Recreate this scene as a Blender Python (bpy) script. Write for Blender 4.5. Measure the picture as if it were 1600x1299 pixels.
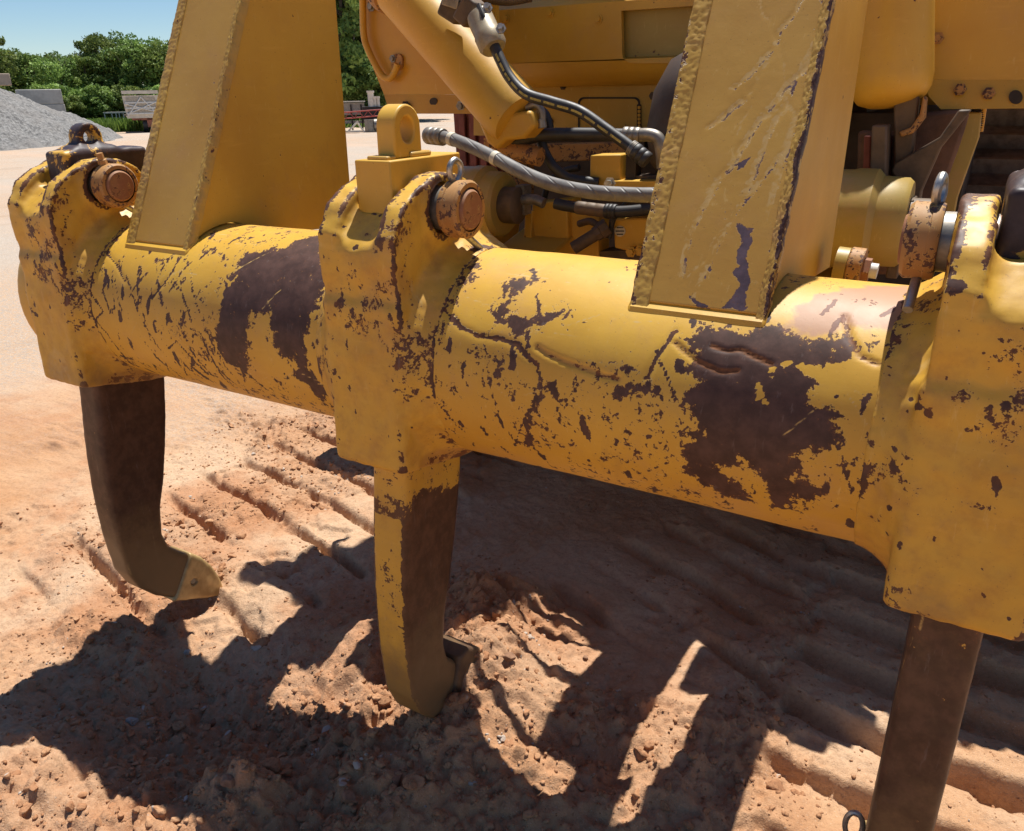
import bpy, bmesh, math, random
import numpy as np
from mathutils import Vector, Matrix
SC = bpy.context.scene
for _o in list(bpy.data.objects): bpy.data.objects.remove(_o)

# ---------------------------------------------------------------- camera
CAMP = np.array([1.02330, -1.43119, 0.54287]); YAW, PIT, ROLL, FPX = 0.536878, 0.394025, -0.0176938, 1220.74
def cam_axes():
    f = np.array([-math.sin(YAW)*math.cos(PIT), math.cos(YAW)*math.cos(PIT), -math.sin(PIT)])
    r = np.array([math.cos(YAW), math.sin(YAW), 0.0]); u = np.cross(r, f)
    return r*math.cos(ROLL)+u*math.sin(ROLL), -r*math.sin(ROLL)+u*math.cos(ROLL), f
CR, CU, CF = cam_axes()
def ray(px, py): return (px-800)/FPX*CR - (py-649.5)/FPX*CU + CF
def at(px, py, Y):                       # point of the place seen at a photo pixel, at depth plane y = Y
    d = ray(px, py); t = (Y-CAMP[1])/d[1]; return Vector(CAMP+t*d)
def far(px, dist, z=None):               # ground point in the direction of a photo column
    d = ray(px, 165); h = np.array([d[0], d[1]]); h /= np.linalg.norm(h)
    return Vector((CAMP[0]+h[0]*dist, CAMP[1]+h[1]*dist, GZ if z is None else z))
GZ = -1.15
cd = bpy.data.cameras.new("camera"); cam = bpy.data.objects.new("camera", cd); SC.collection.objects.link(cam)
cam.matrix_world = Matrix(((CR[0],CU[0],-CF[0],CAMP[0]),(CR[1],CU[1],-CF[1],CAMP[1]),(CR[2],CU[2],-CF[2],CAMP[2]),(0,0,0,1)))
cd.sensor_fit = 'HORIZONTAL'; cd.sensor_width = 36; cd.lens = FPX/1600*36; cd.clip_start = .05; cd.clip_end = 3000
SC.camera = cam
# ---------------------------------------------------------------- light
SUN = Vector((-0.05, 0.38, 1.0)).normalized()
W = bpy.data.worlds.new("World"); SC.world = W; W.use_nodes = True
nt = W.node_tree; nt.nodes.clear()
sky = nt.nodes.new('ShaderNodeTexSky'); sky.sky_type = 'NISHITA'; sky.sun_disc = False
sky.sun_elevation = math.asin(SUN.z); sky.sun_rotation = math.atan2(SUN.x, SUN.y)
sky.air_density = 1.0; sky.dust_density = 0.0; sky.ozone_density = 4.0; sky.altitude = 700
bg = nt.nodes.new('ShaderNodeBackground'); bg.inputs[1].default_value = .072
wo = nt.nodes.new('ShaderNodeOutputWorld'); hs = nt.nodes.new('ShaderNodeHueSaturation'); hs.inputs['Saturation'].default_value = 1.12; nt.links.new(sky.outputs[0], hs.inputs['Color']); nt.links.new(hs.outputs[0], bg.inputs[0]); nt.links.new(bg.outputs[0], wo.inputs[0])
sl = bpy.data.lights.new("sun", 'SUN'); sl.energy = 5.0; sl.angle = math.radians(.53); sl.color = (1, .97, .91)
sun = bpy.data.objects.new("sun", sl); SC.collection.objects.link(sun); sun.rotation_euler = SUN.to_track_quat('Z', 'Y').to_euler(); sun.location = (0, 0, 30)
SC.view_settings.view_transform = 'Standard'; SC.view_settings.look = 'None'; SC.view_settings.gamma = 1; SC.view_settings.exposure = 0.56
SC.cycles.max_bounces = 7; SC.cycles.diffuse_bounces = 4

# ---------------------------------------------------------------- helpers
COL = SC.collection; WL = {}
def link(name, me, parent=None, loc=(0,0,0)):
    o = bpy.data.objects.new(name, me); COL.objects.link(o); L = Vector(loc); WL[o] = L
    if parent is not None: o.parent = parent; o.location = L-WL[parent]
    else: o.location = L
    return o
def tag(o, label=None, cat=None, group=None, kind=None):
    if label: o['label'] = label
    if cat: o['category'] = cat
    if group: o['group'] = group
    if kind: o['kind'] = kind
    return o
def thing(name, loc, label, cat, group=None):
    return tag(link(name, None, None, loc), label, cat, group)
def copy_tree(o, parent=None):
    c = o.copy(); COL.objects.link(c); c.parent = parent; WL[c] = WL[o]
    for ch in list(o.children): copy_tree(ch, c)
    return c
def mesh_np(name, V, F, smooth=True, attrs=None):
    me = bpy.data.meshes.new(name); V = np.asarray(V, np.float32); F = np.asarray(F, np.int32)
    me.vertices.add(len(V)); me.vertices.foreach_set('co', V.ravel())
    k = F.shape[1]; me.loops.add(F.size); me.loops.foreach_set('vertex_index', F.ravel())
    me.polygons.add(len(F)); me.polygons.foreach_set('loop_start', np.arange(len(F), dtype=np.int32)*k)
    me.update(calc_edges=True)
    me.polygons.foreach_set('use_smooth', np.full(len(F), smooth))
    for a, v in (attrs or {}).items():
        at_ = me.attributes.new(a, 'FLOAT', 'POINT'); at_.data.foreach_set('value', np.asarray(v, np.float32))
    return me
class MB:
    def __init__(s): s.v = []; s.f = []
    def add(s, vs, fs):
        b = len(s.v); s.v += [tuple(v) for v in vs]; s.f += [tuple(b+i for i in f) for f in fs]; return s
    def box(s, c, d, rot=None):
        c = Vector(c); vs = []
        for i in (-.5,.5):
            for j in (-.5,.5):
                for k in (-.5,.5):
                    q = Vector((i*d[0], j*d[1], k*d[2])); q = rot @ q if rot else q; vs.append(c+q)
        return s.add(vs, [(0,1,3,2),(4,6,7,5),(0,4,5,1),(2,3,7,6),(0,2,6,4),(1,5,7,3)])
    def cyl(s, p0, p1, r0, r1=None, n=24, caps=True):
        return s.lathe(p0, p1, [(0,r0),(1,r0 if r1 is None else r1)], n, caps)
    def lathe(s, p0, p1, prof, n=24, caps=True):      # prof = (t along the axis, radius)
        p0 = Vector(p0); p1 = Vector(p1); d = p1-p0; q = d.to_track_quat('Z', 'Y'); vs = []; fs = []
        for t, r in prof:
            for k in range(n):
                a = 2*math.pi*k/n; vs.append(p0+d*t+q @ Vector((r*math.cos(a), r*math.sin(a), 0)))
        for i in range(len(prof)-1):
            for k in range(n): fs.append((i*n+k, i*n+(k+1)%n, (i+1)*n+(k+1)%n, (i+1)*n+k))
        if caps: fs.append(tuple(range(n-1,-1,-1))); fs.append(tuple((len(prof)-1)*n+k for k in range(n)))
        return s.add(vs, fs)
    def tube(s, pts, r, n=14, sub=8, caps=True, closed=False):
        P = spline(pts, sub, closed); vs = []; fs = []; m = len(P); up = None
        for i, p in enumerate(P):
            t = (P[(i+1)%m]-P[i-1]) if closed else (P[min(i+1,m-1)]-P[max(i-1,0)])
            t.normalize()
            if up is None: up = t.orthogonal().normalized()
            up = (up-t*up.dot(t)).normalized(); bt = t.cross(up); rr = r(i/(m-1)) if callable(r) else r
            for k in range(n):
                a = 2*math.pi*k/n; vs.append(p+up*math.cos(a)*rr+bt*math.sin(a)*rr)
        for i in range(m if closed else m-1):
            for k in range(n): fs.append((i*n+k, i*n+(k+1)%n, ((i+1)%m)*n+(k+1)%n, ((i+1)%m)*n+k))
        if caps and not closed: fs.append(tuple(range(n-1,-1,-1))); fs.append(tuple((m-1)*n+k for k in range(n)))
        return s.add(vs, fs)
    def prism(s, poly, fn, t0, t1):                   # 2-D polygon mapped by fn(u,v,t)
        n = len(poly); vs = [fn(u,v,t0) for u,v in poly]+[fn(u,v,t1) for u,v in poly]
        fs = [tuple(range(n-1,-1,-1)), tuple(range(n,2*n))]+[(i,(i+1)%n,n+(i+1)%n,n+i) for i in range(n)]
        return s.add(vs, fs)
    def build(s, name, mat, parent=None, loc=None, smooth=35, bevel=0, seg=2):
        loc = Vector(loc) if loc is not None else (WL[parent] if parent is not None else Vector((0,0,0)))
        me = bpy.data.meshes.new(name); me.from_pydata([tuple(Vector(v)-loc) for v in s.v], [], s.f); me.update()
        bm = bmesh.new(); bm.from_mesh(me); bmesh.ops.recalc_face_normals(bm, faces=bm.faces)
        for e in bm.edges:
            e.smooth = len(e.link_faces) == 2 and e.calc_face_angle(0) < math.radians(smooth)
        for f in bm.faces: f.smooth = True
        bm.to_mesh(me); bm.free(); me.materials.append(mat)
        o = link(name, me, parent, loc)
        if bevel:
            m = o.modifiers.new('bevel', 'BEVEL'); m.width = bevel; m.segments = seg; m.limit_method = 'ANGLE'; m.angle_limit = math.radians(40); m.harden_normals = False
        return o
def spline(pts, sub=8, closed=False):
    P = [Vector(p) for p in pts]; n = len(P); out = []
    if n == 2: return [P[0].lerp(P[1], i/4) for i in range(5)]
    for i in range(n if closed else n-1):
        p1 = P[i]; p2 = P[(i+1)%n]
        p0 = P[i-1] if (closed or i) else p1*2-p2; p3 = P[(i+2)%n] if (closed or i+2<n) else p2*2-p1
        for k in range(sub):
            t = k/sub; out.append(.5*((2*p1)+(p2-p0)*t+(2*p0-5*p1+4*p2-p3)*t*t+(3*p1-p0-3*p2+p3)*t**3))
    if not closed: out.append(P[-1])
    return out
def plate(outer, holes, fn, t0, t1):                  # flat plate with holes; fn(u,v,t) -> point
    bm = bmesh.new(); loops = []
    for L in [outer]+holes:
        vs = [bm.verts.new((u,v,0)) for u,v in L]; loops.append(vs)
        for i in range(len(vs)): bm.edges.new((vs[i], vs[(i+1)%len(vs)]))
    bmesh.ops.triangle_fill(bm, use_beauty=True, use_dissolve=False, edges=bm.edges[:])
    bm.verts.index_update(); n = len(bm.verts); uv = [(v.co.x, v.co.y) for v in bm.verts]
    F = [tuple(v.index for v in f.verts) for f in bm.faces]; idx = [[v.index for v in L] for L in loops]; bm.free()
    m = MB(); vs = [fn(u,v,t0) for u,v in uv]+[fn(u,v,t1) for u,v in uv]
    fs = F+[tuple(i+n for i in f[::-1]) for f in F]
    for L in idx:
        for i in range(len(L)): a, b = L[i], L[(i+1)%len(L)]; fs.append((a,b,b+n,a+n))
    return m.add(vs, fs)
# numpy noise
def _h(ix, iy, iz, s):
    h = (ix.astype(np.int64)*374761393+iy.astype(np.int64)*668265263+iz.astype(np.int64)*2147483647+s*1274126177) & 0xffffffff
    h = ((h ^ (h >> 13))*1274126177) & 0xffffffff; h = ((h ^ (h >> 16))*2246822519) & 0xffffffff
    return ((h ^ (h >> 15)) & 0xffff)/65535.0
def noise2(x, y, s=0):
    ix = np.floor(x); iy = np.floor(y); fx = x-ix; fy = y-iy; z = np.zeros_like(ix)
    fx = fx*fx*fx*(fx*(fx*6-15)+10); fy = fy*fy*fy*(fy*(fy*6-15)+10)
    a = _h(ix,iy,z,s)*(1-fx)+_h(ix+1,iy,z,s)*fx; b = _h(ix,iy+1,z,s)*(1-fx)+_h(ix+1,iy+1,z,s)*fx
    return (a*(1-fy)+b*fy)*2-1
def noise3(x, y, z, s=0):
    iz = np.floor(z); fz = z-iz; fz = fz*fz*(3-2*fz); ix = np.floor(x); iy = np.floor(y); fx = x-ix; fy = y-iy; fx = fx*fx*(3-2*fx); fy = fy*fy*(3-2*fy); o = 0
    for k, wz in ((0, 1-fz), (1, fz)):
        a = _h(ix,iy,iz+k,s)*(1-fx)+_h(ix+1,iy,iz+k,s)*fx; b = _h(ix,iy+1,iz+k,s)*(1-fx)+_h(ix+1,iy+1,iz+k,s)*fx
        o = o+wz*(a*(1-fy)+b*fy)
    return o*2-1
def fbm2(x, y, oct=4, s=0, g=.5):
    o = 0; a = 1
    for k in range(oct): o = o+a*noise2(x+17.3*k, y-9.1*k, s+k); x = x*2.03; y = y*2.03; a *= g
    return o
def worley(x, y, s=0):
    ix = np.floor(x); iy = np.floor(y); z = np.zeros_like(ix); best = np.full(x.shape, 9.); rnd = np.zeros(x.shape)
    for i in (-1,0,1):
        for j in (-1,0,1):
            cx = ix+i; cy = iy+j; d = (x-cx-_h(cx,cy,z,s))**2+(y-cy-_h(cx,cy,z,s+1))**2; m_ = d < best
            best = np.where(m_, d, best); rnd = np.where(m_, _h(cx,cy,z,s+2), rnd)
    return np.sqrt(best), rnd
def sst(a, b, x): t = np.clip((x-a)/(b-a), 0, 1); return t*t*(3-2*t)
def smin(a, b, k): h = np.clip(.5+.5*(b-a)/k, 0, 1); return b*(1-h)+a*h-k*h*(1-h)
def smax(a, b, k): return -smin(-a, -b, k)
def sdpoly(px, py, poly):
    P = np.array(poly, float); n = len(P); d = np.full(px.shape, 1e9); ins = np.zeros(px.shape, bool)
    for i in range(n):
        a = P[i]; b = P[(i+1)%n]; e = b-a; wx = px-a[0]; wy = py-a[1]; t = np.clip((wx*e[0]+wy*e[1])/(e@e+1e-12), 0, 1)
        d = np.minimum(d, (wx-e[0]*t)**2+(wy-e[1]*t)**2)
        c = (a[1] > py) != (b[1] > py)
        with np.errstate(divide='ignore', invalid='ignore'): ins ^= c & (px < e[0]*(py-a[1])/(e[1]+1e-15)+a[0])
    d = np.sqrt(d); return np.where(ins, -d, d)
def sdline(px, py, pts):
    P = np.array(pts, float); d = np.full(px.shape, 1e9)
    for a, b in zip(P[:-1], P[1:]):
        e = b-a; wx = px-a[0]; wy = py-a[1]; t = np.clip((wx*e[0]+wy*e[1])/(e@e+1e-12), 0, 1); d = np.minimum(d, (wx-e[0]*t)**2+(wy-e[1]*t)**2)
    return np.sqrt(d)
def sdbox(x, y, z, c, h, r):
    qx = abs(x-c[0])-h[0]+r; qy = abs(y-c[1])-h[1]+r; qz = abs(z-c[2])-h[2]+r
    return np.sqrt(np.maximum(qx,0)**2+np.maximum(qy,0)**2+np.maximum(qz,0)**2)+np.minimum(np.maximum(np.maximum(qx,qy),qz),0)-r
def sdcylx(x, y, z, cy, cz, R, hx, r=0):
    a = np.sqrt((y-cy)**2+(z-cz)**2)-R+r; b = abs(x)-hx+r
    return np.sqrt(np.maximum(a,0)**2+np.maximum(b,0)**2)+np.minimum(np.maximum(a,b),0)-r
def surfnets(fn, lo, hi, h):
    ax = [np.arange(l, u+h, h) for l, u in zip(lo, hi)]; X, Y, Z = np.meshgrid(*ax, indexing='ij'); D = fn(X, Y, Z); ins = D < 0; n = np.array(D.shape)-1
    cs = np.zeros(tuple(n)+(3,)); cnt = np.zeros(tuple(n)); idx = [(i,j,k) for i in (0,1) for j in (0,1) for k in (0,1)]
    sl = lambda c: tuple(slice(o, o+m) for o, m in zip(c, n))
    for a in idx:
        for d in range(3):
            if a[d]: continue
            b = list(a); b[d] = 1; b = tuple(b); A = D[sl(a)]; B = D[sl(b)]; cr = ins[sl(a)] != ins[sl(b)]
            t = np.where(cr, A/np.where(cr, A-B, 1), 0)
            for q in range(3): cs[...,q] += np.where(cr, a[q]+(t if q == d else 0), 0)
            cnt += cr
    act = cnt > 0; vid = np.full(tuple(n), -1); vid[act] = np.arange(act.sum()); base = np.stack(np.nonzero(act), 1)
    V = (base+cs[act]/cnt[act][:,None])*h+np.array([a[0] for a in ax]); F = []
    for d in range(3):
        e, g = [(1,2),(2,0),(0,1)][d]; s0 = [slice(1,m) for m in n]; s0[d] = slice(0, n[d]); s1 = list(s0); s1[d] = slice(1, n[d]+1)
        A = ins[tuple(s0)]; B = ins[tuple(s1)]; I = np.stack(np.nonzero(A != B), 1); off = np.array([s.start for s in s0]); I = I+off
        fl = ins[tuple(I.T)]; de = np.eye(3, dtype=int)[e]; dg = np.eye(3, dtype=int)[g]
        q = np.stack([vid[tuple((I-de-dg).T)], vid[tuple((I-dg).T)], vid[tuple(I.T)], vid[tuple((I-de).T)]], 1)
        q[~fl] = q[~fl][:, ::-1]; F.append(q)
    F = np.concatenate(F); return V, F, D, ax

# ---------------------------------------------------------------- materials
def new_mat(name):
    m = bpy.data.materials.new(name); m.use_nodes = True; t = m.node_tree; t.nodes.clear()
    out = t.nodes.new('ShaderNodeOutputMaterial'); b = t.nodes.new('ShaderNodeBsdfPrincipled'); t.links.new(b.outputs[0], out.inputs[0])
    return m, t, b
class NT:
    def __init__(s, t): s.t = t; s.co = t.nodes.new('ShaderNodeTexCoord').outputs['Object']
    def n(s, ty, **k):
        o = s.t.nodes.new(ty)
        for a, v in k.items(): setattr(o, a, v)
        return o
    def put(s, sock, v):
        if hasattr(v, 'links') or isinstance(v, bpy.types.NodeSocket): s.t.links.new(v, sock)
        else: sock.default_value = v
    def noise(s, sc, det=4, rough=.55, vec=None, dist=0):
        o = s.n('ShaderNodeTexNoise'); s.put(o.inputs['Vector'], vec or s.co); o.inputs['Scale'].default_value = sc; o.inputs['Detail'].default_value = det; o.inputs['Roughness'].default_value = rough; o.inputs['Distortion'].default_value = dist
        return o.outputs['Fac']
    def m(s, op, a, b=0.0, c=None, clamp=False):
        o = s.n('ShaderNodeMath', operation=op, use_clamp=clamp); s.put(o.inputs[0], a); s.put(o.inputs[1], b)
        if c is not None: s.put(o.inputs[2], c)
        return o.outputs[0]
    def ss(s, x, a, b, lo=0., hi=1.):
        o = s.n('ShaderNodeMapRange', interpolation_type='SMOOTHSTEP'); s.put(o.inputs['Value'], x); o.inputs['From Min'].default_value = a; o.inputs['From Max'].default_value = b; o.inputs['To Min'].default_value = lo; o.inputs['To Max'].default_value = hi
        return o.outputs[0]
    def mix(s, f, a, b, blend='MIX'):
        o = s.n('ShaderNodeMix', data_type='RGBA', blend_type=blend); s.put(o.inputs[0], f)
        for i, v in ((6,a),(7,b)): s.put(o.inputs[i], (v+(1,)) if isinstance(v, tuple) and len(v) == 3 else v)
        return o.outputs[2]
    def attr(s, name): o = s.n('ShaderNodeAttribute', attribute_name=name); return o.outputs['Fac']
    def scale(s, v): o = s.n('ShaderNodeMapping'); s.put(o.inputs[0], s.co); o.inputs['Scale'].default_value = v; return o.outputs[0]
    def bump(s, h, strength, dist, nrm=None):
        o = s.n('ShaderNodeBump'); o.inputs['Strength'].default_value = strength; o.inputs['Distance'].default_value = dist; s.put(o.inputs['Height'], h)
        if nrm: s.t.links.new(nrm, o.inputs['Normal'])
        return o.outputs[0]
YEL = (.63, .365, .042)
def paint(name, col=YEL, bare=(.060,.031,.023), rustc=(.20,.075,.025), base=0.0, rough=.47, dust=.25, chip=.74, spec=.45):
    m, t, b = new_mat(name); N = NT(t)
    n1 = N.noise(38, 8, .66, dist=.3); n2 = N.noise(130, 4, .6); nn = N.m('ADD', N.m('MULTIPLY', n1, .62), N.m('MULTIPLY', n2, .38))
    w = N.m('ADD', N.attr('wear'), base)
    v = N.m('ADD', w, N.m('MULTIPLY', N.m('SUBTRACT', nn, .5), 2.7))
    bm_ = N.ss(v, .605, .63)
    ch = N.noise(38, 3, .5); sp = N.ss(ch, chip, chip+.012)
    mask = N.m('MAXIMUM', bm_, sp)
    rim = N.m('MULTIPLY', N.ss(v, .53, .61), N.m('SUBTRACT', 1., bm_))
    big = N.noise(3.1, 5, .6); c = N.mix(N.ss(big, .3, .72), col, tuple(x*y for x, y in zip(col, (.86,.80,.75))))
    st = N.noise(1, 5, .65, vec=N.scale((9, 9, 60))); c = N.mix(N.m('MULTIPLY', N.ss(st, .56, .75), .22), c, tuple(min(1, x*1.15+.04) for x in col))
    c = N.mix(N.m('MULTIPLY', N.ss(N.noise(24, 6, .7), .54, .78), dust*.8), c, (.42,.25,.09))
    c = N.mix(N.m('MULTIPLY', rim, .35), c, (.66,.45,.14)); c = N.mix(N.m('MULTIPLY', N.ss(N.noise(5, 7, .72), .50, .72), dust*1.3), c, (.47,.26,.10))
    c = N.mix(N.m('MULTIPLY', N.ss(N.noise(210, 3, .6), .66, .72), .5), c, (.20,.10,.035))
    c = N.mix(N.m('MULTIPLY', N.ss(N.noise(1, 5, .75, vec=N.scale((75, 75, 14)), dist=.5), .60, .72), .40), c, (.70,.50,.18))
    c = N.mix(N.m('MULTIPLY', N.ss(N.noise(1, 6, .75, vec=N.scale((7, 7, 2.5))), .60, .78), .32), c, (.32,.18,.05))
    bc = N.mix(N.ss(N.noise(30, 6, .65), .35, .7), bare, tuple(x*1.7 for x in bare))
    r_ = N.m('ADD', N.attr('rust'), N.m('MULTIPLY', N.m('SUBTRACT', N.noise(19, 6, .65), .5), 1.2))
    rm = N.ss(r_, .3, .75)
    rc = N.mix(N.ss(N.noise(55, 5, .7), .35, .7), rustc, tuple(x*.45 for x in rustc))
    bc = N.mix(rm, bc, rc)
    bc = N.mix(N.m('MULTIPLY', N.m('SUBTRACT', 1., N.ss(v, .64, .80)), .45), bc, (.19,.075,.028))
    bc = N.mix(N.m('MULTIPLY', N.ss(N.noise(1, 4, .7, vec=N.scale((70, 70, 9))), .60, .72), .35), bc, (.20,.15,.13))
    c = N.mix(N.m('MULTIPLY', rm, .55), c, (.33,.15,.035))
    pk = N.m('MULTIPLY', N.ss(N.m('ADD', N.attr('rub'), N.m('MULTIPLY', N.m('SUBTRACT', N.noise(35, 7, .7), .5), 1.1)), .35, .75), .85)
    c = N.mix(N.m('MULTIPLY', pk, .75), c, (.40,.20,.115)); mask = N.m('MAXIMUM', mask, 0.)
    c = N.mix(mask, c, bc); c = N.mix(N.m('MULTIPLY', pk, .6), c, (.34,.165,.115))
    scr = N.ss(N.attr('scratch'), .35, .75); c = N.mix(N.m('MULTIPLY', scr, N.ss(N.noise(80, 3), .3, .6)), c, (.57,.375,.125))
    c = N.mix(N.m('MULTIPLY', N.ss(N.m('ADD', N.attr('mud'), N.m('MULTIPLY', N.m('SUBTRACT', N.noise(12, 6, .7), .5), .9)), .25, .85), .8), c, (.22,.135,.06))
    N.put(b.inputs['Base Color'], c)
    rg = N.m('ADD', N.m('MULTIPLY', N.noise(11, 5), .22), rough-.11); rg = N.m('ADD', rg, N.m('MULTIPLY', mask, .03)); rg = N.m('ADD', rg, N.m('MULTIPLY', pk, .05)); N.put(b.inputs['Roughness'], rg)
    N.put(b.inputs['Specular IOR Level'], N.m('SUBTRACT', spec, N.m('MULTIPLY', mask, spec*.45)))
    h = N.m('SUBTRACT', 1., mask); nb = N.bump(h, .55, .0012)
    nb = N.bump(N.noise(7, 3), .25, .006, nb); nb = N.bump(N.noise(160, 3), .12, .001, nb); N.put(b.inputs['Normal'], nb)
    return m
def simple(name, col, rough=.5, metal=0., var=.35, sc=12, bump=.2, bs=60, bd=.002, col2=None, spec=.5):
    m, t, b = new_mat(name); N = NT(t)
    c2 = col2 or tuple(x*(1-var) for x in col)
    c = N.mix(N.ss(N.noise(sc, 6, .65), .35, .68), col, c2); N.put(b.inputs['Base Color'], c)
    N.put(b.inputs['Roughness'], N.m('ADD', N.m('MULTIPLY', N.noise(sc*2, 4), .25), rough-.12)); b.inputs['Metallic'].default_value = metal; b.inputs['Specular IOR Level'].default_value = spec
    if bump: N.put(b.inputs['Normal'], N.bump(N.noise(bs, 5, .6), bump, bd))
    return m
M_BEAM = paint('worn_yellow_paint', dust=.34, rough=.5); M_PAINT = paint('yellow_paint', base=.12, dust=.2)
M_TANK = paint('tank_yellow_paint', col=(.60,.33,.032), base=.05, dust=.2, chip=.78, rough=.36)
M_OLIVE = paint('faded_yellow_paint', col=(.40,.28,.06), base=.08, dust=.45)
M_SHANK = paint('shank_steel', bare=(.068,.035,.021), rustc=(.15,.055,.02), rough=.40, dust=.4, chip=.9)
M_CAST = paint('black_worn_casting', bare=(.040,.028,.030), base=0, rough=.45)
M_WELD = paint('painted_weld', col=(.52,.32,.06), base=.16, dust=.55, rough=.40, chip=.70)
M_RUST = paint('rusty_steel', col=(.40,.20,.06), bare=(.075,.042,.036), rustc=(.30,.11,.035), base=.52, rough=.6, dust=.6, chip=.9)
M_RUST2 = paint('rusted_pin_end', col=(.27,.115,.055), bare=(.13,.055,.035), rustc=(.30,.12,.05), base=.40, rough=.65, dust=.5, chip=.9)
M_STEEL = simple('bright_steel', (.50,.48,.44), .42, .8, .45, 40, .15)
M_GREYST = simple('dull_steel', (.30,.27,.23), .45, .6, .4, 25, .15)
M_RUBBER = simple('black_rubber', (.032,.029,.028), .5, 0, .4, 20, .15, 90)
M_DARK = simple('dark_grime', (.040,.027,.020), .75, 0, .5, 9, .3, 40)
M_TRACK = simple('track_steel', (.18,.15,.14), .5, .3, .5, 18, .3, 40)
M_TRACKRED = simple('dirt_caked_track', (.22,.065,.05), .8, 0, .45, 14, .4, 40, .004)
M_DUSTBR = simple('dusty_brown_steel', (.13,.085,.05), .6, .1, .5, 10, .3, 40)
M_STRIPE = simple('hose_print_yellow', (.50,.40,.10), .6, 0, .6, 70, 0)
M_WHITE = simple('white_paint', (.72,.70,.64), .5, 0, .2, 20, .05)
M_BAND = simple('pale_band', (.66,.60,.46), .5, 0, .25, 40, .1)
M_INK = simple('dark_print', (.05,.05,.05), .6, 0, .1, 30, 0)
def mat_hose():
    m, t, b = new_mat('grey_wrapped_hose'); N = NT(t)
    c = N.mix(N.ss(N.noise(18, 6, .6), .35, .7), (.20,.19,.175), (.115,.105,.10)); N.put(b.inputs['Base Color'], c); b.inputs['Roughness'].default_value = .5
    w = N.n('ShaderNodeTexWave', bands_direction='DIAGONAL'); N.put(w.inputs[0], N.co); w.inputs['Scale'].default_value = 14; w.inputs['Distortion'].default_value = .6
    N.put(b.inputs['Normal'], N.bump(N.ss(w.outputs['Fac'], .0, .12), .5, .002)); return m
M_HOSE = mat_hose()

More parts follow.
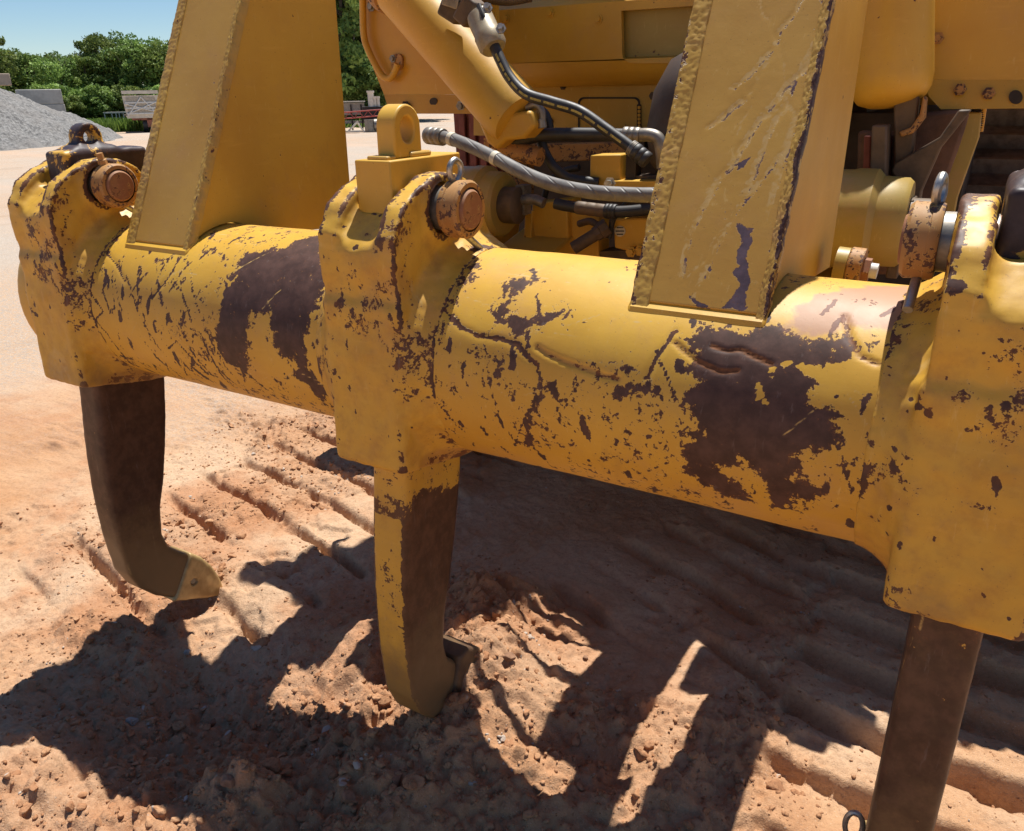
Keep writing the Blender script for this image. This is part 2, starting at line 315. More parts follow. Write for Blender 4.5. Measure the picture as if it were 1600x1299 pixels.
# ================================================================ GROUND
def axis(lo, hi, h, far_, g=1.055):
    c = list(np.arange(lo, hi, h)); s = h; a = hi
    while a < far_: c.append(a); s *= g; a += s
    s = h; a = lo-h; L = []
    while a > -far_: L.append(a); s *= g; a -= s
    return np.array(L[::-1]+c)
def band(y, pitch, ph):                    # tread print: long pad, sharp step, thin trench
    t = (y/pitch+ph) % 1.0
    return np.interp(t, [0,.03,.085,.13,.45,.80,.95,1.0], [-1,-.8,.25,.42,.38,-.22,-.80,-1])
def band2(y, pitch, ph):
    t = (y/pitch+ph) % 1.0
    return np.interp(t, [0,.03,.11,.185,.27,.55,.88,.95,1.0], [-.75,-1,-.95,.30,.42,.45,.30,.10,-.75])
def gh(x, y):
    x = np.asarray(x, float); y = np.asarray(y, float); r = np.hypot(x-.2, y)
    near = 1-sst(3.0, 6.5, r)
    wx = x+.05*fbm2(x*2.3, y*2.3, 3, 5)+.012*fbm2(x*14, y*14, 3, 6); wy = y+.010*fbm2(x*1.7+7, y*1.7, 2, 9)+.005*fbm2(x*11, y*11, 2, 10)
    z = GZ+.035*fbm2(x*.55, y*.55, 3, 1)*near+.012*fbm2(x*.2, y*.2, 3, 31)*(1-near)
    z = z+.07*np.exp(-((x-.2)/.7)**2-((y-.2)/.55)**2)*near
    # tread prints
    m1 = sst(-2.05, -1.9, wx)*(1-sst(-.80, -.68, wx))*sst(-.30, -.2, wy)*(1-sst(1.6, 1.9, wy))
    m2 = sst(.76, .82, wx)*(1-sst(1.50, 1.58, wx))*sst(-1.2, -1.0, wy)*(1-sst(1.7, 2.2, wy))
    ang = -.42; xr = wx*math.cos(ang)+wy*math.sin(ang); yr = -wx*math.sin(ang)+wy*math.cos(ang)
    m3 = sst(-.45, -.33, xr)*(1-sst(.42, .55, xr))*sst(.35, .55, wy)*(1-sst(1.9, 2.3, wy))*(1-m2)
    wear = np.clip(.75+.5*fbm2(x*1.7, y*1.7, 2, 44), .25, 1)*(.35+.65*sst(-.45, -.15, fbm2(x*3.1+5, y*5, 2, 55)))
    brk = .30+.70*sst(-.40, -.05, fbm2(x*2.6+11, y*3.4, 3, 57))
    z = z+m1*wear*.052*band2(wy+.25*wx, .225, .1)+m2*.066*(.6+.4*brk)*band(wy+.10*wx, .245, .55)+m3*.9*.050*brk*band(yr, .215, .3)
    # cut pit, mounds thrown up round the shanks
    dx = x+.70; dy = y+.40; pit = np.exp(-((dx*.9+dy*.2)/.40)**2-((dy*.95-dx*.25)/.22)**2)
    z = z-.13*pit
    z = z+.135*np.exp(-((x-.03)/.20)**2-((y-.0)/.24)**2)+.05*np.exp(-((x-.05)/.11)**2-((y-.16)/.10)**2)+.10*np.exp(-((x+.20)/.15)**2-((y-.40)/.17)**2)+.05*np.exp(-((x+.42)/.13)**2-((y-.06)/.20)**2)
    z = z+.10*np.exp(-((x+.33)/.14)**2-((y+.52)/.10)**2)+.05*np.exp(-((x+.02)/.2)**2-((y+.32)/.12)**2)+.045*np.exp(-((x+1.0)/.3)**2-((y+.80)/.2)**2)
    z = z-.035*np.exp(-((x+1.13)/.09)**2-((y+.02)/.07)**2)+.05*np.exp(-((x+1.02)/.25)**2-((y-.16)/.11)**2)
    z = z+.05*np.exp(-((x-.62)/.10)**2-((y-.05)/.35)**2)
    rough = roughness(x, y)*(1-.75*np.clip(m2+.6*m1, 0, 1))
    z = z+near*(rough*(.030*fbm2(wx*7, wy*7, 3, 12)+.016*np.abs(fbm2(x*17, y*17, 3, 21))+.009*fbm2(x*45, y*45, 3, 61))+.0045*fbm2(x*24, y*24, 4, 71))
    d1, c1 = worley(wx*17, wy*17, 3); d2, c2 = worley(x*38+.4*c1, y*38, 7); d3, c3 = worley(x*80, y*80, 9)
    cl = .75*rough+.25*near*(1-np.clip(m1+m2+m3, 0, 1))+.30*np.clip(m1+m2, 0, 1)*(1-sst(-.6, .1, np.where(m2 > m1, band(wy+.10*wx, .245, .55), band2(wy+.25*wx, .225, .1))))
    z = z+near*cl*(.036*np.sqrt(np.clip(.42-d1**2, 0, 1))*np.clip(c1*2.2-1.0, 0, 1)+.017*np.sqrt(np.clip(.45-d2**2, 0, 1))*np.clip(c2*1.8-.6, 0, 1)+.007*np.sqrt(np.clip(.5-d3**2, 0, 1))*c3)
    pads = np.clip(m1+m2+m3, 0, 1)
    z = z-pads*(.018)*sst(.35, .8, fbm2(x*9, y*9, 3, 83))
    return z
def roughness(x, y):
    p = np.exp(-((x+.70)/.65)**2-((y+.45)/.38)**2)+np.exp(-((x+.05)/.33)**2-((y+.05)/.42)**2)+np.exp(-((x+.33)/.3)**2-((y+.5)/.25)**2)+.9*np.exp(-((x+.25)/.3)**2-((y-.42)/.22)**2)+.8*np.exp(-((x-.72)/.10)**2-((y-.3)/.7)**2)
    e = sst(.05, .5, fbm2(x*1.3, y*1.3, 3, 90))*.75
    return np.clip(np.maximum(p, e)*(1-sst(2.4, 3.2, np.hypot(x+.2, y-.3))), 0, 1)
gx = axis(-2.3, 1.75, .0068, 900); gy = axis(-1.05, 1.75, .0068, 900)
GX, GY = np.meshgrid(gx, gy, indexing='ij'); GZm = gh(GX, GY)
nx, ny = GX.shape; I = np.arange(nx*ny).reshape(nx, ny)
F = np.stack([I[:-1,:-1], I[1:,:-1], I[1:,1:], I[:-1,1:]], -1).reshape(-1, 4)
gme = mesh_np('ground', np.stack([GX, GY, GZm], -1).reshape(-1, 3), F, True, {'loose': roughness(GX, GY).ravel()})
def mat_ground():
    m, t, b = new_mat('red_dirt'); N = NT(t)
    big = N.noise(.55, 5, .6); mid = N.noise(3.2, 6, .65); fine = N.noise(70, 6, .7); grit = N.noise(230, 3, .6)
    c = N.mix(N.ss(mid, .3, .7), (.52,.30,.16), (.44,.225,.105))
    c = N.mix(N.ss(big, .40, .62), c, (.55,.375,.24))
    red = N.ss(N.noise(1.3, 5, .65), .48, .66); c = N.mix(N.m('MULTIPLY', red, .65), c, (.41,.175,.075))
    c = N.mix(N.m('MULTIPLY', N.attr('loose'), .55), c, (.39,.185,.088))
    # pale gravelled yard away from the dug corner
    g = N.n('ShaderNodeNewGeometry'); s = N.n('ShaderNodeSeparateXYZ'); N.put(s.inputs[0], g.outputs['Position'])
    d = N.m('ADD', N.m('MULTIPLY', s.outputs[0], -.35), s.outputs[1]); d = N.m('ADD', d, N.m('MULTIPLY', N.m('SUBTRACT', N.noise(.9, 5, .6), .5), 3.0))
    yard = N.ss(d, 1.3, 3.4); yc = N.mix(N.ss(N.noise(.22, 5, .6), .38, .62), (.46,.375,.29), (.50,.325,.195))
    yc = N.mix(N.ss(N.noise(40, 5, .75), .40, .62), yc, (.36,.31,.26))
    yc = N.mix(N.ss(N.noise(150, 3, .7), .58, .66), yc, (.62,.57,.50)); yc = N.mix(N.m('MULTIPLY', N.ss(N.noise(1, 6, .7, vec=N.scale((.9, .25, 1)), dist=1.2), .52, .70), .55), yc, (.33,.24,.165)); yc = N.mix(N.m('MULTIPLY', N.ss(N.noise(14, 6, .8), .56, .68), .5), yc, (.30,.25,.20))
    st = N.noise(.16, 4, .6, vec=N.scale((.5,3,1))); yc = N.mix(N.m('MULTIPLY', N.ss(st, .5, .65), .5), yc, (.52,.36,.25))
    c = N.mix(yard, c, yc)
    c = N.mix(N.m('MULTIPLY', N.ss(fine, .42, .7), .38), c, (.25,.12,.06)); c = N.mix(N.m('MULTIPLY', N.ss(grit, .62, .70), .6), c, (.58,.46,.36))
    N.put(b.inputs['Base Color'], c); b.inputs['Roughness'].default_value = .95; b.inputs['Specular IOR Level'].default_value = .15
    nb = N.bump(fine, .8, .010); nb = N.bump(grit, .5, .004, nb); N.put(b.inputs['Normal'], nb); return m
M_GROUND = mat_ground(); gme.materials.append(M_GROUND)
ground = tag(link('ground', gme), 'red dirt yard with churned tread prints fading to pale gravel', None, None, 'structure')

# ================================================================ clods and stones
def lump_templates(n, sub, seed):
    rng = np.random.RandomState(seed); out = []
    for i in range(n):
        bm = bmesh.new(); bmesh.ops.create_icosphere(bm, subdivisions=sub, radius=1)
        V = np.array([v.co[:] for v in bm.verts]); Fc = np.array([[v.index for v in f.verts] for f in bm.faces]); bm.free()
        q = rng.rand(3)*50
        V = V*(1+.30*noise3(*(V*1.2+q).T, i)+.13*noise3(*(V*2.9+q).T, i+50))[:,None]
        for _ in range(7):
            a = rng.randn(3); a /= np.linalg.norm(a); dd = V@a; V = V-np.outer(np.maximum(dd-(.40+.35*rng.rand()), 0), a)*.95
        V = V*np.array([1, .6+.45*rng.rand(), .5+.35*rng.rand()]); out.append((V, Fc))
    return out
def scatter(px, py, size, temps, seed, sink=.25):
    rng = np.random.RandomState(seed); pz = gh(px, py); Vs = []; Fs = []; b = 0
    for i in range(len(px)):
        V, Fc = temps[rng.randint(len(temps))]; a = rng.rand()*6.283; c, s = math.cos(a), math.sin(a); t = rng.randn()*.35
        R = np.array([[c,-s,0],[s,c,0],[0,0,1]]) @ np.array([[1,0,0],[0,math.cos(t),-math.sin(t)],[0,math.sin(t),math.cos(t)]])
        Vs.append(V@R.T*size[i]+np.array([px[i], py[i], pz[i]+size[i]*(.55-sink*2)])); Fs.append(Fc+b); b += len(V)
    return np.concatenate(Vs), np.concatenate(Fs)
def mat_clod():
    m, t, b = new_mat('soil_clod'); N = NT(t)
    c = N.mix(N.ss(N.noise(6, 4), .35, .65), (.48,.27,.145), (.37,.18,.09)); c = N.mix(N.ss(N.noise(90, 5, .7), .45, .7), c, (.24,.115,.06))
    c = N.mix(N.ss(N.noise(13, 2), .64, .67), c, (.46,.38,.31))
    N.put(b.inputs['Base Color'], c); b.inputs['Roughness'].default_value = .95; b.inputs['Specular IOR Level'].default_value = .15
    N.put(b.inputs['Normal'], N.bump(N.noise(140, 5, .7), .7, .006)); return m
M_CLOD = mat_clod()
rng = np.random.RandomState(7)
N_ = 110000; qx = rng.uniform(-2.4, 1.6, N_); qy = rng.uniform(-1.0, 1.6, N_); rr = roughness(qx, qy)
keep = rng.rand(N_) < (.012+.09*(fbm2(qx*3, qy*3, 3, 77) > .15)+.30*rr**1.5); qx = qx[keep]; qy = qy[keep]; rr = rr[keep]
sz = .0022+.0075*rng.rand(len(qx))**3+.018*rng.rand(len(qx))**9*rr+.024*(rng.rand(len(qx)) < .014*rr)*rng.rand(len(qx))
big = sz > .011
V1, F1 = scatter(qx[~big], qy[~big], sz[~big], lump_templates(10, 1, 3), 5); V2, F2 = scatter(qx[big], qy[big], sz[big], lump_templates(12, 3, 4), 6)
cme = mesh_np('soil_clods', np.concatenate([V1, V2]), np.concatenate([F1, F2+len(V1)]), True); cme.materials.append(M_CLOD)
tag(link('soil_clods', cme), 'loose crumbs and clods of red soil scattered on the churned ground', 'soil clods', None, 'stuff')
M_STONE = simple('pale_stone', (.40,.35,.30), .85, 0, .45, 40, .6, 70, .006)
M_STONE2 = simple('brown_stone', (.30,.16,.09), .9, 0, .45, 30, .6, 60, .006)
def ground_at(px, py):
    d = ray(px, py); t = (GZ+.02-CAMP[2])/d[2]
    for _ in range(6): P = CAMP+t*d; t += (float(gh(P[0], P[1]))-P[2])/d[2]
    return CAMP+t*d
ST = lump_templates(14, 4, 11)
for i, (px, py, s, m_, lab) in enumerate([
    (205,1128,.020,M_STONE,'grey stone lying in the shaded pit at the lower left'),
    (333,1133,.020,M_STONE2,'rounded brown stone on the dark floor of the shaded pit'),
    (357,1225,.026,M_STONE2,'squarish reddish lump topping the lit mound at the bottom edge'),
    (293,1020,.012,M_STONE,'small pale pebble alone on the sunlit soil slab between shadows'),
    (620,1222,.030,M_STONE2,'largest grey brown stone in the shaded clods below the middle shank'),
    (548,1250,.026,M_STONE2,'dark stone at the left of the shaded clod heap'),
    (605,1280,.026,M_STONE2,'reddish stone at the very bottom edge under the middle shank'),
    (665,1258,.012,M_STONE,'small bluish white stone in the shaded clod heap'),
    (738,1226,.010,M_STONE,'small white stone at the shadow edge of the lit clods'),
    (915,1028,.014,M_STONE2,'round clod lying just beyond the lit quadrangle of soil'),
    (795,1030,.020,M_STONE2,'reddish stone pushed up against the buried tip of the middle shank'),
    (728,1108,.018,M_STONE2,'brown clod pressed against the foot of the middle shank')]):
    P = ground_at(px, py); V, Fc = ST[i]; a = i*1.3; c, s_ = math.cos(a), math.sin(a)
    me = mesh_np('stone', (V@np.array([[c,-s_,0],[s_,c,0],[0,0,1]]).T)*s, Fc); me.materials.append(m_)
    tag(link('stone', me, None, (P[0], P[1], P[2]+s*.25)), lab, 'stone')

# ================================================================ RIPPER
R0 = .2291; XC = [-1.165, -.035, 1.095]
PY, PZ = -.080, .322
ripper = thing('ripper', (0, .2, GZ), 'yellow ripper frame with thick chipped tubular beam, three shank sockets and two lift arms', 'ripper')
PATCH = {
'p1':[(-0.333,0.357),(-0.409,0.253),(-0.507,0.224),(-0.515,0.164),(-0.499,0.11),(-0.524,0.078),(-0.528,0.013),(-0.528,-0.03),(-0.501,-0.066),(-0.468,-0.082),(-0.419,-0.052),(-0.406,0.001),(-0.402,0.042),(-0.395,0.116),(-0.41,0.15),(-0.386,0.179),(-0.343,0.134),(-0.325,0.09),(-0.344,0.066),(-0.316,-0.004),(-0.281,-0.016),(-0.275,-0.066),(-0.244,-0.095),(-0.216,-0.15),(-0.181,-0.088),(-0.214,-0.041),(-0.23,-0.02),(-0.23,0.042),(-0.213,0.082),(-0.187,0.096),(-0.194,0.139),(-0.211,0.199)],
'p2':[(0.631,0.186),(0.67,0.206),(0.719,0.199),(0.754,0.21),(0.778,0.204),(0.822,0.202),(0.862,0.208),(0.913,0.212),(0.888,0.166),(0.854,0.136),(0.858,0.1),(0.854,0.08),(0.889,0.079),(0.883,0.053),(0.907,0.032),(0.873,0.005),(0.844,-0.014),(0.847,-0.054),(0.883,-0.054),(0.888,-0.078),(0.857,-0.107),(0.811,-0.142),(0.8,-0.079),(0.761,-0.049),(0.722,-0.06),(0.746,-0.091),(0.777,-0.119),(0.744,-0.125),(0.695,-0.124),(0.659,-0.102),(0.644,-0.066),(0.656,-0.018),(0.606,-0.011),(0.662,0.013),(0.634,0.045),(0.653,0.08),(0.639,0.106),(0.647,0.128),(0.633,0.15)],
'p3':[(0.229,0.253),(0.262,0.252),(0.296,0.239),(0.284,0.215),(0.277,0.18),(0.302,0.161),(0.353,0.177),(0.375,0.198),(0.393,0.182),(0.368,0.158),(0.335,0.14),(0.316,0.114),(0.294,0.115),(0.276,0.132),(0.244,0.116),(0.249,0.146),(0.224,0.151),(0.251,0.176),(0.25,0.21)],
'p5':[(0.509,0.048),(0.529,0.068),(0.565,0.082),(0.589,0.07),(0.607,0.061),(0.592,0.046),(0.57,0.05),(0.548,0.055),(0.542,0.037),(0.52,0.033)],
'p6':[(0.348,0.002),(0.37,0.01),(0.367,-0.02),(0.344,-0.056),(0.329,-0.11),(0.295,-0.114),(0.321,-0.043),(0.343,-0.024)],
'p7':[(0.951,0.138),(0.96,0.132),(0.957,0.088),(0.952,0.059),(0.943,0.079),(0.947,0.101),(0.948,0.13)],
'p8':[(0.941,0.027),(0.957,0.027),(0.955,-0.004),(0.951,-0.044),(0.941,-0.042),(0.943,-0.007)],
'p9':[(0.239,0.028),(0.263,0.071),(0.289,0.079),(0.284,0.051),(0.263,0.028)],
'p10':[(0.064,0.223),(0.089,0.233),(0.084,0.183),(0.07,0.144),(0.05,0.142),(0.063,0.186)],
'pink':[(0.771,0.262),(0.939,0.39),(0.977,0.306),(0.975,0.248),(0.959,0.225),(0.894,0.223),(0.81,0.204),(0.769,0.207)],
'gouge1':[(0.086,0.184),(0.129,0.147),(0.178,0.115),(0.219,0.104),(0.273,0.108),(0.311,0.102),(0.336,0.086),(0.36,0.074),(0.37,0.049),(0.374,0.011)],
'gouge2':[(0.354,0.104),(0.386,0.093),(0.442,0.083),(0.491,0.076),(0.522,0.073)],
'streak':[(0.602,0.172),(0.588,0.131),(0.569,0.083)],
'dent1':[(0.608,0.151),(0.632,0.138),(0.659,0.125),(0.689,0.116),(0.72,0.115)],
'dent2':[(0.671,0.156),(0.7,0.152),(0.719,0.153),(0.744,0.142),(0.776,0.134)],
'dent3':[(0.859,0.242),(0.876,0.21),(0.9,0.175),(0.929,0.16)],
'l1':[(-1.03,0.072),(-0.959,0.015),(-1.003,-0.017),(-0.972,-0.056),(-0.968,-0.114),(-0.99,-0.191)],
'l2':[(-0.724,-0.061),(-0.678,-0.026),(-0.641,-0.077),(-0.62,-0.123)],
'l3':[(-0.573,-0.011),(-0.56,-0.062),(-0.56,-0.127),(-0.551,-0.168)],
'l4':[(-1.101,0.162),(-1.072,0.205),(-1.042,0.138),(-1.001,0.088)],
'l5':[(-0.981,0.173),(-0.933,0.149),(-0.87,0.102)],
'l6':[(-0.748,0.077),(-0.701,0.152),(-0.701,0.187)],
}
PATCH['p1b'] = [(-.507,.224),(-.40,.262),(-.335,.355),(-.318,.20),(-.325,.09),(-.36,.07),(-.395,.06),(-.43,.10),(-.50,.11),(-.515,.164)]
PATCH['p1c'] = [(-.528,.013),(-.50,.07),(-.42,.07),(-.405,.0),(-.43,-.06),(-.468,-.082),(-.501,-.066)]
LINES = ('gouge1','gouge2','streak','dent1','dent2','dent3','l1','l2','l3','l4','l5','l6')
# ---- beam: unrolled grid (x, arc length) with hand-placed wear
bx_ = np.arange(-1.30, 1.3001, .005); na = 300; ba = np.linspace(-math.pi, math.pi, na, endpoint=False)
BX, BA = np.meshgrid(bx_, ba, indexing='ij'); ARC = BA*R0
wob = .016*fbm2(BX*16, ARC*16, 4, 3); wob2 = .016*fbm2(BX*16+40, ARC*16, 4, 8)
wear = .13+.33*sst(-.05, .45, fbm2(BX*3.6+3, ARC*6, 3, 15))
for xc in XC:                                                   # rubbed paint either side of each socket
    e = np.abs(np.abs(BX-xc)-.165); wear = np.maximum(wear, (.40+.25*fbm2(BX*5, ARC*5, 2, 33))*np.exp(-(e/.055)**2))
wear = np.maximum(wear, .46*np.exp(-((ARC+.27)/.05)**2))         # dragged along the underside
for k in ('p1','p1b','p1c','p2','p3','p5','p6','p7','p8','p9','p10'):
    d = sdpoly(BX+wob*.8, ARC+wob2*.8, PATCH[k]); wear = np.maximum(wear, 1.0-sst(-.028, .018, d)*.72); wear = np.maximum(wear, .44*np.exp(-(np.maximum(d,0)/.035)**2))
dent = np.zeros_like(BX); rustb = .85*sst(-.20, -.30, ARC); scratch = np.zeros_like(BX)
for k in LINES:
    d = sdline(BX+wob*.25, ARC+wob2*.25, PATCH[k]); wd = .0055 if k in ('gouge1','streak') else .0032
    if k.startswith('dent') or k == 'gouge2': dent -= .0035*np.exp(-(d/.0042)**2); rustb = np.maximum(rustb, 1.0*np.exp(-(d/.006)**2)); wear = np.maximum(wear, .70*np.exp(-(d/.0045)**2))
    else: wear = np.maximum(wear, 1.05*np.exp(-(d/wd)**2)); rustb = np.maximum(rustb, .55*np.exp(-(d/.009)**2)*(k == 'gouge1' or k == 'streak')); dent -= .0015*np.exp(-(d/.006)**2)
rs = np.random.RandomState(5)
for i in range(150):                                             # slanting scrapes
    x0 = rs.uniform(-1.05, .95) if i % 3 else rs.uniform(-1.03, -.55); a0 = rs.uniform(-.26, .22); ln = rs.uniform(.015, .12)*(1 if i % 3 else 1.2); sl_ = rs.uniform(.2, .9)*(1 if rs.rand() < .85 else -1)
    d = sdline(BX+wob*.2, ARC+wob2*.2, [(x0, a0), (x0+ln*.5*sl_, a0-ln*.55), (x0+ln*.8*sl_, a0-ln)])
    wear = np.maximum(wear, (.50+.42*rs.rand())*np.exp(-(d/(.0025+.0035*rs.rand()))**2))
for i in range(230):
    x0 = rs.uniform(-1.05, .95); a0 = rs.uniform(-.34, .30); r_ = .0013+.0075*rs.rand()**2.5; an = rs.uniform(.9, 2.1); el = rs.uniform(1.2, 5)
    u_ = (BX+wob*.6-x0)*math.cos(an)+(ARC+wob2*.6-a0)*math.sin(an); v_ = -(BX+wob*.6-x0)*math.sin(an)+(ARC+wob2*.6-a0)*math.cos(an)
    q_ = np.hypot(u_/el, v_)/r_; wear = np.maximum(wear, 1.0*(1-sst(.5, 1.5, q_)))
for x0, a0, r_ in ((.871,.140,.020),(.855,.136,.014),(.818,.140,.013),(.795,.104,.008),(.760,.085,.007),(.776,.075,.009),(.905,.06,.012)):
    q_ = np.hypot(BX+wob*1.5-x0, ARC+wob2*1.5-a0)/r_; wear = np.minimum(wear, .05+.95*sst(.6, 1.3, q_))
for i in range(60):
    x0 = rs.uniform(-1.0, .95); a0 = rs.uniform(-.2, .3); ln = rs.uniform(.02, .10); an = rs.uniform(-.9, .9)
    d = sdline(BX, ARC, [(x0, a0), (x0+ln*math.cos(an), a0-ln*math.sin(an))]); scratch = np.maximum(scratch, .8*np.exp(-(d/.0022)**2))
rub = .95*(1-sst(-.03, .03, sdpoly(BX+wob, ARC+wob2, PATCH['pink'])))
rub = np.maximum(rub, .45*np.exp(-((BX+1.02)/.09)**2-((ARC-.24)/.08)**2)); rub = np.maximum(rub, .42*np.exp(-((BX-.1)/.10)**2-((ARC-.30)/.1)**2))
RR = R0+dent+.0012*fbm2(BX*6, ARC*6, 3, 2)
BV = np.stack([BX, -RR*np.cos(BA), RR*np.sin(BA)], -1).reshape(-1, 3)
I = np.arange(BX.size).reshape(BX.shape); J = np.roll(I, -1, 1); F = np.stack([I[:-1], J[:-1], J[1:], I[1:]], -1).reshape(-1, 4)
bme = mesh_np('beam', BV-np.array(WL[ripper]), F, True, {'wear': wear.ravel(), 'rust': rustb.ravel(), 'scratch': scratch.ravel(), 'rub': rub.ravel()}); bme.materials.append(M_BEAM)
beam = link('beam', bme, ripper, WL[ripper])
for x0, x1 in ((-1.30, -1.33), (1.30, 1.33)):
    m = MB(); m.lathe((x0-.03*np.sign(x1), 0, 0), (x1, 0, 0), [(0,.2555),(.6,.256),(.9,.250),(1,.235)], 48); m.build('end_collar', M_PAINT, beam, smooth=30)

# ---- shank sockets (cast): signed-distance solid turned into a mesh once, used three times
EAR = [(-.235,-.10),(-.243,.12),(-.252,.225),(-.248,.285),(-.213,.338),(-.165,.366),(-.11,.384),(-.02,.386),(.03,.360),(.075,.29),(.13,.18),(.16,-.10)]
PY, PZ = -.080, .322
def socket(x, y, z):
    ys = y-.05*(z+.19)
    d = sdbox(x, ys, z, (0,-.02,-.052), (.098,.252,.205), .018)
    d = smax(d, (-.212-.20*(y+.275))-z, .014)
    ear = np.maximum(sdpoly(y, z, EAR)+.012, abs(x)-.085)-.012
    d = smin(d, ear, .022)
    d = smin(d, sdcylx(x, y, z, 0, 0, .243, .118, .014), .032)
    d = smin(d, sdcylx(x, y, z, 0, 0, R0+.001, .160, .001), .045)
    d = smin(d, sdcylx(x, y, z, PY, PZ, .070, .101, .008), .016)
    ch = smax(abs(x)-.049, (.248+np.clip((y+.262)*.85, -.08, .07))-z, .03)
    d = smax(d, -ch, .014)
    d = smax(d, -np.maximum(np.maximum(abs(x)-.050, abs(y-.01)-.16), -.05-z), .010)
    d = smax(d, -np.maximum(sdcylx(x, y, z, PY, PZ, .052, .3), -(abs(x)-.070)), .006)
    return d+.0016*noise3(x*24, y*24, z*24, 3)+.0013*noise3(x*65, y*65, z*65, 5)
_, SF, SD, SA = surfnets(socket, (-.20,-.30,-.30), (.20,.27,.41), .0052); SV = _
def samp(A, V, ax):
    i = [np.clip(np.round((V[:,k]-ax[k][0])/(ax[k][1]-ax[k][0])).astype(int), 0, A.shape[k]-1) for k in range(3)]; return A[i[0], i[1], i[2]]
def curv(D, n=3):
    L = np.zeros_like(D)
    for k in range(3): L += np.roll(D, n, k)+np.roll(D, -n, k)
    return (L-6*D)/n
SC_ = samp(curv(SD, 3), SV, SA)
sx, sy, sz_ = SV.T
w0 = .20+.62*sst(.0015, .007, SC_)*sst(-.5, .2, fbm2(sx*9+sz_*7, sy*9, 3, 4))+.36*sst(.0, .55, noise3(sx*9, sy*9, sz_*7, 6))
w0 = np.maximum(w0, .62*np.exp(-((abs(sx)-.15)/.035)**2)*sst(-.4, .4, noise3(sx*9+3, sy*11, sz_*11, 8)))
low = sst(-.165, -.215, sz_)*sst(-.255, -.19, sy)
w0 = np.maximum(w0, .65*low); ru = np.maximum(.42, low*.95); ru = np.maximum(ru, .5*sst(-.16, -.25, sz_)); ru = np.maximum(ru, .5*np.exp(-((np.hypot(sy-PY, sz_-PZ)-.06)/.02)**2)*(abs(sx) > .09))
for i, xc in enumerate(XC):
    sh = (i*1.7)
    wv = w0+.16*noise3(sx*13+sh, sy*13, sz_*13, 20+i)-.05
    rq = np.random.RandomState(60+i)
    for _k in range(50):
        c_ = np.array([rq.uniform(-.15,.15), rq.choice([-.262,-.15,-.05]), rq.uniform(-.22,.36)]); r_ = .002+.012*rq.rand()**3
        q_ = np.sqrt(((sx-c_[0])/r_*(1.6 if rq.rand() < .5 else .8))**2+((sz_-c_[2])/r_)**2+((sy-c_[1])/.06)**2)+.5*noise3(sx*90, sy*90, sz_*90, 2)
        wv = np.maximum(wv, 1.0*(1-sst(.5, 1.4, q_)))
    for _k in range((15, 30, 55)[i]):
        c_ = np.array([rq.uniform(-.12,.12), -.262, rq.uniform(-.24,.24)]) if _k % 3 else np.array([rq.uniform(-.13,-.06), -.2, rq.uniform(-.22,.2)])
        r_ = .002+.010*rq.rand()**3; as_ = rq.uniform(.5, 2.2)
        q_ = np.sqrt(((sx-c_[0])/r_*as_)**2+((sz_-c_[2])/r_/as_**.5)**2+((sy-c_[1])/.07)**2)+.8*noise3(sx*110, sy*110, sz_*110, 12)
        wv = np.maximum(wv, 1.0*(1-sst(.4, 1.5, q_)))
    if i == 2: wv = np.maximum(wv, .55*np.exp(-((sx-.0)/.06)**2-((sz_+.01)/.012)**2)*(sy < -.2)); wv = np.maximum(wv, .5*np.exp(-((sx+.07)/.03)**2-((sz_+.17)/.03)**2)*(sy < -.2))
    me = mesh_np('shank_socket', SV, SF, True, {'wear': wv, 'rust': ru, 'mud': .30*sst(-.1, .5, noise3(sx*7+sh, sy*7, sz_*7, 70))+.30*sst(-.10, -.25, sz_), 'scratch': .55*sst(.55, .8, noise3(sx*5+sh, sy*40, sz_*6, 40+i))}); me.materials.append(M_BEAM)
    link('shank_socket', me, ripper, (xc, 0, 0))

# ---- retaining pins (pin, collar, ring bolt)
def make_pin():
    L = (0, PY, PZ)
    m = MB(); m.lathe((-.125,PY,PZ), (.171,PY,PZ), [(0,.040),(.03,.043),(.955,.043),(.985,.040),(1,.036)], 32); pin = m.build('retaining_pin', M_RUST2, ripper, L)
    m = MB(); m.lathe((.119,PY,PZ), (.166,PY,PZ), [(0,.046),(0,.055),(.10,.058),(.30,.0585),(.32,.057),(.70,.0575),(.88,.058),(1,.053),(1,.044)], 40, False); m.build('collar', M_RUST, pin, bevel=0)
    m = MB(); m.tube([(.130,PY,PZ+.050),(.128,PY-.014,PZ+.068),(.130,PY-.014,PZ+.086),(.132,PY,PZ+.095),(.134,PY+.014,PZ+.086),(.135,PY+.014,PZ+.068),(.132,PY,PZ+.050)], .0065, 10, 6); m.build('ring_bolt', M_STEEL, pin)
    m = MB(); m.cyl((.140,PY+.01,PZ-.050), (.142,PY+.070,PZ-.092), .0075, n=12); m.build('bolt_end', M_STEEL, pin)
    m = MB(); m.lathe((.048,PY,PZ), (.1185,PY,PZ), [(0,.0435),(0,.0445),(1,.0445),(1,.0435)], 32, False); m.build('pin_sleeve', M_GREYST, pin)
    return pin
pin0 = make_pin()
m = MB(); m.lathe((.128,PY-.01,PZ+.045), (.128,PY-.018,PZ+.085), [(0,.012),(.55,.012),(.6,.009),(1,.009)], 6)
pins = [pin0, copy_tree(pin0, ripper), copy_tree(pin0, ripper)]
for i, (p_, xc) in enumerate(zip(pins, XC)):
    p_.location = Vector((xc, PY, PZ))-WL[ripper]
    if i == 2: p_.rotation_euler = (0, 0, math.pi)
for ch_ in list(pins[0].children):
    if ch_.name.startswith('ring_bolt'): bpy.data.objects.remove(ch_)
m.build('bolt_stub', M_RUST, pins[0], WL[pins[0]])

